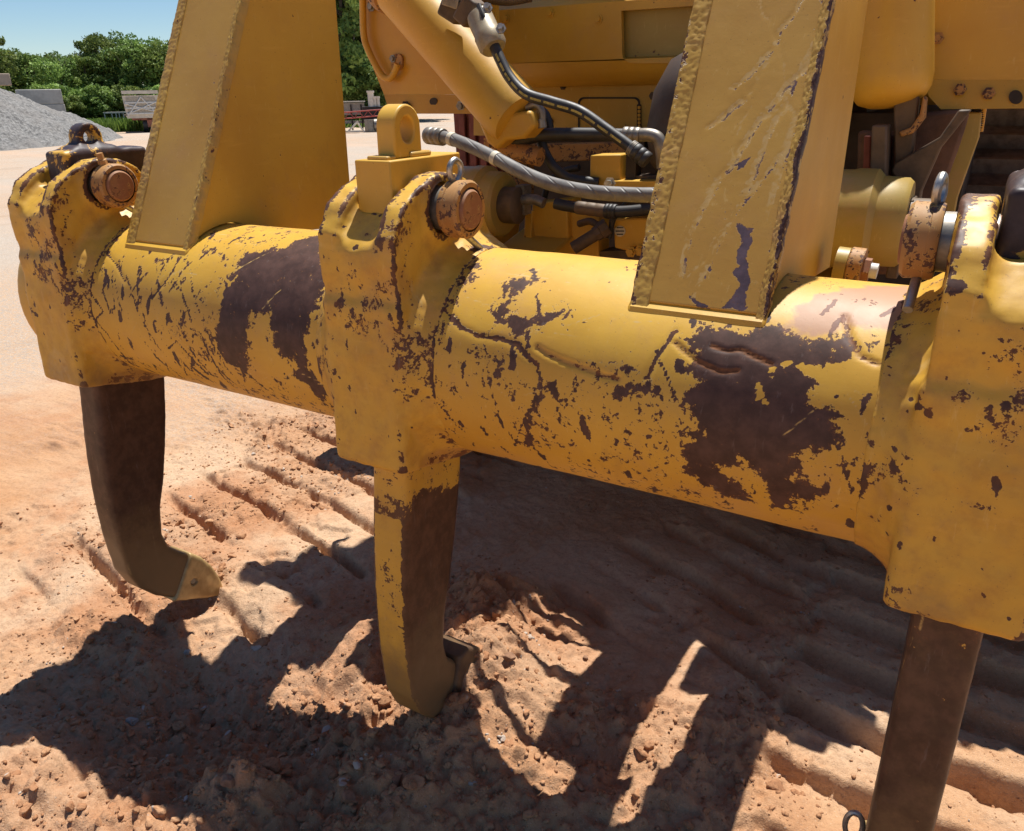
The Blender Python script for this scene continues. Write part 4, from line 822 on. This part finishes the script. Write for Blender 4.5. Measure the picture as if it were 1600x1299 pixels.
# linkage and guards right of the arm
m = MB(); m.prism([(1362,196),(1386,196),(1384,300),(1358,300)], pfn(1.05), 0, .1); m.prism([(1396,150),(1436,150),(1420,290),(1398,300)], pfn(1.12), 0, .06)
m.prism([(1392,268),(1398,255),(1468,215),(1498,172),(1518,172),(1470,232),(1440,300),(1424,420),(1405,420),(1412,300)], pfn(1.10), 0, .05); part(m, 'link_bracket', M_DUSTBR, bevel=.005)
m = MB(); m.box(at(1405,375,1.02), (.03,.1,.20)); m.box(at(1418,350,1.0), (.02,.1,.14)); m.cyl(at(1430,320,1.0), at(1432,352,1.0), .018); part(m, 'wear_block', M_DUSTBR, bevel=.004)
m = MB(); m.tube([at(1517,166,1.6), at(1523,180,1.6), at(1522,197,1.6), at(1514,212,1.6)], lambda t: .022+.004*math.sin(t*120), 12, 24); part(m, 'corrugated_hose', M_RUBBER)
m = MB(); m.cyl(at(1537,166,1.7), at(1531,206,1.7), .010); part(m, 'guard_rod', M_PAINT)
# short pins bolted on the beam side of the right arm
m = MB(); c = at(1306,415,.34); c2 = at(1368,424,.34)
D = (c2-c); m.lathe(c, c+D*.30, [(0,.040),(1,.040)], 24); pn = m.build('arm_pin', M_OLIVE, ripper, WL[ripper])
m = MB(); m.lathe(c+D*.31, c+D*.68, [(0,.040),(.1,.043),(1,.043)], 24); m.build('pin_washer', M_RUST, pn, WL[pn])
m = MB(); m.lathe(c+D*.68, c+D*.86, [(0,.026),(1,.026)], 6); m.build('pin_nut', M_RUST2, pn, WL[pn])
m = MB(); m.lathe(c+D*.86, c+D*1.05, [(0,.016),(1,.016)], 16); m.build('pin_end', M_WHITE, pn, WL[pn])
# maroon ribbed guard beside left track
m = MB(); m.prism([(708,176),(772,176),(790,292),(716,292)], pfn(1.62), 0, .02)
for k in range(4): u = 716+16*k; m.prism([(u,176),(u+9,176),(u+14,292),(u+4,292)], pfn(1.60), 0, .02)
part(m, 'ribbed_guard', M_TRACKRED, bevel=.004)
# tracks: belt of grousered shoes round rear idler, sprocket and front idler
def track(xa, xb, mat):
    pts = []
    def arc(cy, cz, r, d0, d1):
        for a in np.linspace(math.radians(d0), math.radians(d1), 24): pts.append((cy+r*math.cos(a), cz+r*math.sin(a)))
    arc(1.78, -.64, .47, 270, 114); arc(3.25, -.06, .47, 114, 62); arc(5.6, -.64, .47, 62, -90); pts.append(pts[0])
    P = np.array(pts); s = np.concatenate([[0], np.cumsum(np.hypot(*np.diff(P, axis=0).T))]); n = int(s[-1]/.232); m = MB()
    for i in range(n):
        q = [np.array([np.interp(v, s, P[:,0]), np.interp(v, s, P[:,1])]) for v in ((i+.5)*s[-1]/n-.01, (i+.5)*s[-1]/n+.01)]
        t = q[1]-q[0]; t /= np.linalg.norm(t); nn = np.array([-t[1], t[0]]); c = (q[0]+q[1])/2; o = lambda a, b: tuple(c+t*a+nn*b)
        m.prism([o(-.112,-.012),o(.112,-.012),o(.112,.008),o(-.070,.010),(o(-.082,.062)),o(-.100,.062),o(-.108,.010)], lambda u,v,w: (w,u,v), xa, xb)
    tr = part(m, 'track', mat)
    m = MB(); xm = (xa+xb)/2
    for cy, cz, r in ((1.78,-.64,.42),(3.25,-.06,.42),(5.6,-.64,.42)): m.lathe((xm-.14,cy,cz), (xm+.14,cy,cz), [(0,r*.8),(.1,r),(.9,r),(1,r*.8)], 32)
    m.box((xm,3.7,-.78), (.24,3.2,.34)); part(m, 'track_frame', M_DUSTBR, tr)
track(.93, 1.55, M_TRACK); track(-1.66, -1.04, M_TRACK)
m = MB(); m.prism([(1470,200),(1508,176),(1534,176),(1530,215),(1496,310),(1476,420),(1425,420)], pfn(1.30), 0, .04); part(m, 'track_guard', M_OLIVE, bevel=.004)

m = MB(); m.box((1.28, 4.3, .93), (.78, 3.4, .06)); m.prism([(2.3,.55),(2.55,.55),(2.55,.93),(2.3,.93)], lambda u,v,t: (t,u,v), .9, 1.66); part(m, 'fender', M_TANK)
m = MB(); m.box((-1.34, 4.2, .93), (.78, 3.4, .06)); part(m, 'fender', M_TANK)
m = MB(); m.box((0, 4.4, .60), (1.5, 3.0, 1.6)); part(m, 'hood', M_TANK)
for xa, xb in ((-.81,-.56),(-.47,-.24),(.20,.42),(.55,.72)):  # outer pair: lower links; hidden inner pair: blocks added to shade the ground
    m = MB(); m.prism([(.34,-.17),(.98,-.17),(1.30,-.02),(1.34,.10),(1.0,.02),(.34,-.03)], lambda u,v,t: (t,u,v), xa, xb); part(m, 'link_shade_block', M_PAINT, bevel=.01)

for u, v in ((790,30),(860,20),(935,30),(1150,20)): bolt(at(u,v,tankY-.001), .011, M_TANK, parent=tank)
for u, v in ((755,140),(860,190),(880,135),(1020,150),(1020,200)): bolt(at(u,v,rY-.001), .009, M_DUSTBR, parent=rp)
for u, v in ((1500,140),(1545,146),(1465,60)): bolt(at(u,v,RY-.02), .011, M_RUST, parent=sg2)
m = MB(); m.tube([at(905,262,1.2), at(880,268,1.2), at(858,285,1.2), at(850,310,1.2)], .012); part(m, 'hydraulic_hose', M_RUBBER)
m = MB(); m.tube([at(1010,300,1.0), at(985,312,1.02), at(960,340,1.05), at(952,372,1.06)], .009); part(m, 'grease_line', M_RUBBER)
m = MB(); m.prism([(1441,176),(1500,172),(1515,176),(1500,225),(1462,330),(1425,430),(1335,430),(1340,205),(1400,206)], pfn(1.22), 0, .05); part(m, 'rusty_housing', simple('caked_brown_steel', (.15,.075,.042), .75, 0, .55, 9, .4, 30, .006), bevel=.01)
m = MB(); m.box((-.62, 2.15, 2.0), (.80, 1.45, .08)); m.box((-.62, 2.6, 1.6), (.76, .5, .8)); part(m, 'sun_shade_slab', M_TANK, bevel=.01)  # unseen slab added overhead to keep the sun off the left lift cylinder
m = MB(); m.prism([(.165,-.16),(.36,-.165),(.36,-.035),(.20,-.04)], lambda u,v,t: (t,u,v), .34, .47); part(m, 'beam_shade_block', M_PAINT, bevel=.006)  # hidden block added to close a sunlit gap in the ground shadow
m = MB()
for k in range(5): m.prism([(1350+16*k,212),(1361+16*k,212),(1359+16*k,300),(1347+16*k,300)], pfn(1.20-.012*(k%2)), 0, .02)
part(m, 'ribbed_guard', M_TRACKRED, bevel=.004)

# ================================================================ BACKGROUND
def frame(px, dist):
    o = far(px, dist); f = Vector((o.x-CAMP[0], o.y-CAMP[1], 0)).normalized(); r = Vector((f.y, -f.x, 0))
    return o, r, f
def px2m(dist): return dist/FPX*.93
class LB(MB):                             # mesh builder in a local frame: x right, y away, z up
    def __init__(s, o, r, f): super().__init__(); s.o, s.r, s.fv = o, r, f
    def add(s, vs, fs):
        return super().add([s.o+s.r*v[0]+s.fv*v[1]+Vector((0,0,v[2])) for v in (Vector(w) for w in vs)], fs)
# gravel heap
o, r, f = frame(-165, 42)
n = 190; u = np.linspace(-10, 10, n); UX, UY = np.meshgrid(u, u, indexing='ij'); q = np.hypot(UX*.98+.35*fbm2(UX*.4, UY*.4, 3, 2), UY+.35*fbm2(UX*.4+9, UY*.4, 3, 3))
Hh = np.maximum(4.2*(1-q/7.9), -.25); Hh = np.minimum(Hh, 2.55+.12*fbm2(UX, UY, 3, 7)-.10*q)+.07*fbm2(UX*2.2, UY*2.2, 4, 5)*(q < 7.8)+.05*fbm2(UX*6, UY*6, 2, 15)*(q < 7.8)-.04
I = np.arange(n*n).reshape(n, n); F = np.stack([I[:-1,:-1], I[1:,:-1], I[1:,1:], I[:-1,1:]], -1).reshape(-1, 4)
V = UX[...,None]*np.array(r)+UY[...,None]*np.array(f); V[...,2] = Hh
me = mesh_np('gravel_pile', V.reshape(-1,3), F); 
def mat_gravel():
    m, t, b = new_mat('grey_gravel'); N = NT(t); c = N.mix(N.ss(N.noise(9, 6, .75), .35, .66), (.36,.345,.325), (.13,.125,.12)); c = N.mix(N.ss(N.noise(.7, 4), .4, .7), c, (.27,.25,.23))
    N.put(b.inputs['Base Color'], c); b.inputs['Roughness'].default_value = .95; b.inputs['Specular IOR Level'].default_value = .2; N.put(b.inputs['Normal'], N.bump(N.noise(7, 5, .7), 1., .16)); return m
me.materials.append(mat_gravel()); tag(link('gravel_pile', me, None, o), 'tall heap of grey crushed gravel at the far left edge of the yard', 'gravel pile')
# concrete blocks
M_CONC = simple('pale_concrete', (.44,.42,.38), .9, 0, .25, 3, .3, 20, .01)
def cblock(px, dist, z, w, h, lab, turn=0., mat=None):
    o, r, f = frame(px, dist); m = MB(); R = Matrix.Rotation(math.atan2(r.y, r.x)+turn, 3, 'Z'); L = o+Vector((0,0,z)); m.box(L+Vector((0,0,h/2)), (w,.75,h), R)
    tt = tag(m.build('concrete_block', mat or M_CONC, None, L, bevel=.03), lab, 'concrete block')
cblock(66, 47, 0, 1.9, .72, 'lower pale concrete block half buried at the right shoulder of the gravel pile', .18)
cblock(65, 47, .73, 1.9, .72, 'upper pale concrete block stacked beside the gravel pile', .18)
cblock(65, 47, 1.46, 1.85, .66, 'topmost pale concrete block of the stack behind the gravel pile', .18)
cblock(106, 45.5, 0, 1.1, .78, 'single low concrete block at the foot of the gravel pile', .12)
cblock(2, 50, 2.35, 1.3, .55, 'tan block peeking over the top of the gravel pile', .1, simple('tan_block', (.46,.36,.27), .9, 0, .2, 3, .2))
# dump trailer
M_RED = simple('faded_red_paint', (.36,.13,.075), .6, 0, .45, 3, .2)
M_CREAM = simple('cream_paint', (.70,.62,.50), .55, 0, .2, 5, .1)
o, r, f = frame(222, 47); t = thing('dump_trailer', o, 'rusty red dump trailer with a white cross-braced tailgate far across the yard', 'trailer')
def lb(): return LB(o, r, f)
pm = px2m(47); 
m = lb(); m.box((.15,1.3,1.05), (1.5,2.4,.9)); m.box((.55,.9,.55),(.9,1.6,.6)); bd = m.build('dump_box', M_RED, t)
m = lb(); m.prism([(-.80,.70),(.62,.70),(.86,1.78),(-.86,1.78)], lambda u,v,w: (u,w,v), -.05, 0); part(m, 'tailgate', M_CREAM, t)
gt = bpy.context.scene.objects['tailgate']
m = lb()
for z in (.92, 1.18, 1.44): 
    m.box((-.05,-.09,z), (1.45,.05,.075))
for k, (xa, za, xb, zb) in enumerate(((-.75,.80,.0,1.70),(.0,1.70,.72,.80),(-.8,1.40,.75,.95),(-.75,.9,.8,1.5))): m.cyl((xa,-.10,za),(xb,-.10,zb), .035, n=6)
m.build('cross_brace', M_WHITE, gt, WL[gt])
m = lb(); m.box((-.02,-.07,1.30), (1.35,.012,.80)); m.build('gate_shade', simple('painted_gate_shade', (.50,.43,.33), .7), gt, WL[gt])  # tan panel; shade behind the braces is put into its colour
m = lb(); m.box((0,.0,1.93), (1.70,.30,.16)); part(m, 'top_rail', M_CREAM, t)
for xx in (.0, .75):
    m = lb(); m.cyl((xx-.12,.5,.36),(xx+.12,.5,.36),.36,n=20); part(m, 'wheel', M_RUBBER, t)
m = lb(); m.prism([(.72,.35),(.98,.35),(.98,1.65),(.90,1.75),(.72,1.1)], lambda u,v,w: (u,w,v), .1, 2.2); part(m, 'side_panel', M_RED, t)
# pale rails stacked in the weeds
M_GALV = simple('galvanised_rail', (.55,.53,.48), .5, .3, .2, 10, .05)
for k, (px, lab) in enumerate(((172,'pale metal rail stand in the weeds left of the trailer, nearer the trees'),(190,'pale metal rail stand in the weeds closest to the trailer'))):
    o, r, f = frame(px, 53); m = LB(o, r, f); w = .38
    for x in (-w, w, 0):
        m.box((x,0,.45), (.05,.05,.9)); m.box((x,.5,.45), (.05,.05,.9))
    m.box((0,0,.9), (2*w+.1,.05,.07)); m.box((0,.5,.9), (2*w+.1,.05,.07)); m.box((0,.25,.92), (.6,.5,.03))
    tag(m.build('rail_stand', M_GALV, None, o), lab, 'metal stand')
# salvage and machinery seen between arm and tank
o, r, f = frame(572, 40); s = px2m(40); X = lambda px: (px-572)*s
def lb(): return LB(o, r, f)
t = thing('engine_unit', frame(586, 40)[0], 'dark engine on skids with pale upright exhaust pipes, behind the middle shank head', 'engine')
m = lb(); m.box((X(584),.5,.75), (1.1,.8,.7)); m.box((X(600),.4,.55), (.7,.7,.9)); part(m, 'engine_block', M_DARK, t)
for x, h, w in ((580,1.75,.14),(586,1.50,.08),(591,1.50,.07)):
    m = lb(); m.cyl((X(x),.3,.9),(X(x),.3,h),w,n=14); m.cyl((X(x),.3,h-.04),(X(x),.3,h+.05),w*1.25,n=14); part(m, 'exhaust_pipe', M_CREAM, t)
m = lb(); m.cyl((X(577),-.25,.02),(X(577),-.25,.55),.30,n=18); m.cyl((X(582),-.35,.3),(X(590),-.35,.3),.28,n=18); part(m, 'drum', M_GREYST, t)
o2 = frame(548, 42)[0]; t = thing('flatbed_rack', o2, 'weathered grey flatbed rack standing in front of the trees behind the arm', 'rack')
m = lb(); m.box((X(548),1.5,1.0), (1.3,.1,.55)); m.box((X(548),1.5,.4), (1.3,.1,.12)); part(m, 'side_boards', M_STONE, t)
m = lb(); m.box((X(548),1.45,1.33), (1.4,.3,.05)); part(m, 'top_board', M_CREAM, t)
for x in (532,548,564):
    m = lb(); m.box((X(x),1.4,.6), (.07,.07,1.2)); part(m, 'post', M_DARK, t)
M_REDP = simple('red_lattice_paint', (.42,.07,.05), .5, 0, .3, 8, .05)
o2 = frame(575, 39)[0]; t = thing('lattice_boom', o2, 'red lattice boom section lying level across the salvage pile', 'lattice boom')
for z in (.98, .72):
    m = lb(); m.cyl((X(530),-.9,z-.10),(X(625),-.9,z+.06),.028,n=8); part(m, 'chord', M_REDP, t)
m = lb()
for k in range(13): xa = X(532+7*k); m.cyl((xa,-.9,.62+.012*k if k%2 else .89+.012*k),(xa+7*s,-.9,.89+.012*k if k%2 else .62+.012*k),.016,n=6)
part(m, 'lacing', M_REDP, t)
for x in (536, 597, 612):
    m = lb(); m.box((X(x),-.9,.33), (.06,.06,.7)); part(m, 'post', M_DARK, t)
o2 = frame(553, 39)[0]; m = lb(); m.cyl((X(541),-1.1,.06),(X(558),-1.1,.50),.04,n=8); m.cyl((X(556),-1.1,.5),(X(566),-1.1,.05),.04,n=8); m.box((X(545),-1.0,.08),(.9,.3,.08))
tag(m.build('trestle', M_CREAM, None, o2), 'leaning pale trestle on the ground under the lattice boom', 'trestle')
# grass and weeds by the tree line
def mat_leaf(name, c1, c2, trans=.25):
    m, t, b = new_mat(name); N = NT(t); oi = N.n('ShaderNodeObjectInfo'); at_ = N.attr('tone')
    c = N.mix(at_, c1, c2); hs = N.n('ShaderNodeHueSaturation'); N.put(hs.inputs['Color'], c); N.put(hs.inputs['Value'], N.m('ADD', N.m('MULTIPLY', oi.outputs['Random'], .5), .75)); N.put(hs.inputs['Hue'], N.m('ADD', N.m('MULTIPLY', oi.outputs['Random'], .03), .485))
    N.put(b.inputs['Base Color'], hs.outputs[0]); b.inputs['Roughness'].default_value = .6; b.inputs['Specular IOR Level'].default_value = .25
    tr = t.nodes.new('ShaderNodeBsdfTranslucent'); N.put(tr.inputs[0], hs.outputs[0]); mx = t.nodes.new('ShaderNodeMixShader'); mx.inputs[0].default_value = trans
    t.links.new(b.outputs[0], mx.inputs[1]); t.links.new(tr.outputs[0], mx.inputs[2]); t.links.new(mx.outputs[0], [n for n in t.nodes if n.type == 'OUTPUT_MATERIAL'][0].inputs[0]); return m
M_LEAF = mat_leaf('tree_leaves', (.09,.145,.034), (.30,.39,.095)); M_GRASS = mat_leaf('grass_blades', (.10,.17,.03), (.22,.30,.06), .35)
M_BARK = simple('bark', (.10,.08,.06), .9, 0, .4, 6, .4, 20, .02)
rng = np.random.RandomState(3)
def leafquads(C, S, rng, flat=.0):
    n = len(C); a = rng.randn(n,3); a /= np.linalg.norm(a, axis=1)[:,None]; b = rng.randn(n,3); b -= a*(a*b).sum(1)[:,None]; b /= np.linalg.norm(b, axis=1)[:,None]
    a = a*S[:,None]; b = b*S[:,None]*.6
    V = np.stack([C-a, C+b*.9-a*.1, C+a, C-b*.9-a*.1], 1).reshape(-1,3); F = np.arange(4*n).reshape(n,4); return V, F
def grass_patch(p0, p1, n, d0, d1, h):
    px = rng.uniform(p0, p1, n); dd = rng.uniform(d0, d1, n); V = []; 
    B = np.array([far(a, d)[:] for a, d in zip(px, dd)]); hh = h*(.4+.8*rng.rand(n)); an = rng.rand(n)*6.28; w = .035+.05*rng.rand(n)
    dx = np.stack([np.cos(an)*w, np.sin(an)*w, 0*an], 1); top = B+np.stack([.3*hh*rng.randn(n), .3*hh*rng.randn(n), hh], 1)
    return np.stack([B-dx, B+dx, top+dx*.3, top-dx*.3], 1).reshape(-1,3), np.arange(4*n).reshape(n,4), np.repeat(rng.rand(n), 4)
parts = [grass_patch(95, 232, 9000, 49, 58, .55), grass_patch(500, 620, 2500, 45, 60, .4), grass_patch(-60, 95, 2500, 54, 62, .8)]
b = 0; Vs = []; Fs = []; Ts = []
for V, F, T in parts: Vs.append(V); Fs.append(F+b); Ts.append(T); b += len(V)
me = mesh_np('grass', np.concatenate(Vs), np.concatenate(Fs), False, {'tone': np.concatenate(Ts)}); me.materials.append(M_GRASS)
tag(link('grass', me), 'bright green weeds and grass growing along the foot of the far trees', 'grass', None, 'stuff')
# trees: four crown meshes of leaf clumps, each instance its own thing
def crown_mesh(i, wid, hgt, n):
    rng = np.random.RandomState(50+i); nb = 60; th = rng.rand(nb)*6.283; zz = rng.rand(nb)**.8; rad = wid*(.15+.95*rng.rand(nb)**.6)*np.sqrt(np.clip(1.06-(zz*1.02-.30)**2*1.45, .05, 1))*.72
    cc = np.stack([rad*np.cos(th), rad*np.sin(th), hgt*(.12+.80*zz)], 1); cr = wid*(.11+.17*rng.rand(nb))
    k = rng.randint(nb, size=n); d = rng.randn(n,3); d /= np.linalg.norm(d, axis=1)[:,None]; rr_ = cr[k]*(.55+.5*rng.rand(n)**.6)
    C = cc[k]+d*rr_[:,None]*np.array([1,1,.8]); S = .045+.06*rng.rand(n)
    tw = rng.rand(n) < .05; C[tw] += d[tw]*cr[k][tw][:,None]*.35
    V, F = leafquads(C, S, rng); tone = np.clip(.25+.5*rng.rand(n)+.25*rng.randn(nb)[k], 0, 1)
    me = mesh_np('crown', V, F, False, {'tone': np.repeat(tone, 4)}); me.materials.append(M_LEAF); return me
CR_ = [crown_mesh(0, 1.7, 4.4, 9000), crown_mesh(1, 1.5, 5.0, 9000), crown_mesh(2, 2.1, 4.0, 10500), crown_mesh(3, 1.3, 3.1, 7000)]
def trunk_mesh(i):
    rg = random.Random(i); m = MB(); m.tube([(0,0,-.1),(.05,.02,1.0),(-.04,.06,2.2),(.06,0,3.4)], lambda t: .13*(1-.75*t), 8)
    for k in range(6):
        a = rg.random()*6.28; z = 1.2+.35*k; m.tube([(0,0,z),(.5*math.cos(a),.5*math.sin(a),z+.5),(1.0*math.cos(a),1.0*math.sin(a),z+1.1)], lambda t: .05*(1-.8*t), 6)
    return m
tr0 = [trunk_mesh(i).build('trunk', M_BARK) for i in range(2)]; TRM = [o_.data for o_ in tr0]
for o_ in tr0: bpy.data.objects.remove(o_)
def tree(px, dist, kind, sc, wide, label, i, group='trees along the far edge of the yard'):
    o = far(px, dist); t = thing('tree', o, label, 'tree', group)
    c = link('crown', CR_[kind], t, o); c.scale = (sc*wide, sc*wide, sc); c.rotation_euler = (0,0,i*1.9)
    k = link('trunk', TRM[i%2], t, o); k.scale = (sc, sc, sc*1.05); k.rotation_euler = (0,0,i*.8)
T = [(-40,60,0,1.20,1.2),(-8,57,1,1.12,1.1),(14,60,0,1.05,1.2),(34,62,2,1.05,1.1),(55,59,1,.92,1.2),(76,62,0,1.02,1.1),(98,57,2,.98,1.0),(120,60,1,.90,1.1),(143,58,0,.98,1.15),(163,61,1,1.14,1.0),(182,59,0,1.22,.95),(200,62,1,1.16,1.1),(217,58,0,1.15,1.1),(236,60,1,1.12,1.05),(255,58,2,1.22,1.0),(275,60,0,1.05,1.2),(296,59,1,1.05,1.2),(330,60,0,1.2,1.2),(370,60,2,1.1,1.2)]
names = ['tree at the left edge behind the gravel pile','second tree from the left edge behind the gravel pile','tree just left of the stacked concrete blocks, above the pile top','round tree directly behind the pile crest','slim tree directly above the stacked concrete blocks','tree right of the stacked concrete blocks','low wide tree above the single low concrete block','smallest tree in the dip of the tree line','bushy tree right of the dip in the tree line','tree left of the tallest one in the row','tallest tree of the left row, above the rail stands','tree between the tallest one and the trailer','tree whose crown stands right over the trailer','tree just right of the trailer','broad tree against the left edge of the near lift arm','tree showing beside the lift arm','tree mostly hidden by the left lift arm','tree hidden behind the left lift arm plate','tree far behind the left lift arm']
for i, (a, nm) in enumerate(zip(T, names)): tree(*a, nm, i)
for i, (a, nm) in enumerate(zip([(470,58,0,1.3,1.2),(512,54,1,1.7,1.1),(546,50,0,2.1,1.0),(575,52,1,1.9,1.2),(604,54,2,2.0,1.1),(640,56,0,1.8,1.2)],
    ['tree right behind the broad side of the left lift arm','tall tree at the right edge of the left lift arm','tallest dark tree in the gap between lift arm and fuel tank','dark tree behind the engine and exhaust pipes','tree at the edge of the fuel tank side guard','tree hidden behind the fuel tank'])): tree(*a, nm, 30+i, 'tall trees in the gap beside the tank')
B = [(104,54.5,3,.62,1.4,'light green bush right of the concrete blocks'),(128,56,3,.75,1.3,'bush at the left end of the bright weeds'),(152,55.5,3,.8,1.2,'dark bush behind the rail stands'),(178,56,3,.7,1.3,'bush left of the trailer tailgate'),(205,56,3,.8,1.3,'bush hidden low behind the trailer'),(258,55,3,.8,1.3,'bush right of the trailer beside the arm'),(85,55,3,.85,1.2,'bush just behind the concrete block stack'),(540,49,3,1.0,1.3,'dark bush behind the flatbed rack'),(585,49,3,1.1,1.3,'dark bush behind the exhaust pipes'),(612,49,3,1.1,1.3,'bush at the tank guard edge')]
for i, (px, d, k, s_, w_, nm) in enumerate(B):
    o = far(px, d); t = thing('bush', o, nm, 'bush', 'bushes at the foot of the trees'); c = link('crown', CR_[3], t, o); c.scale = (s_*w_, s_*w_, s_); c.rotation_euler = (0,0,i*2.3)
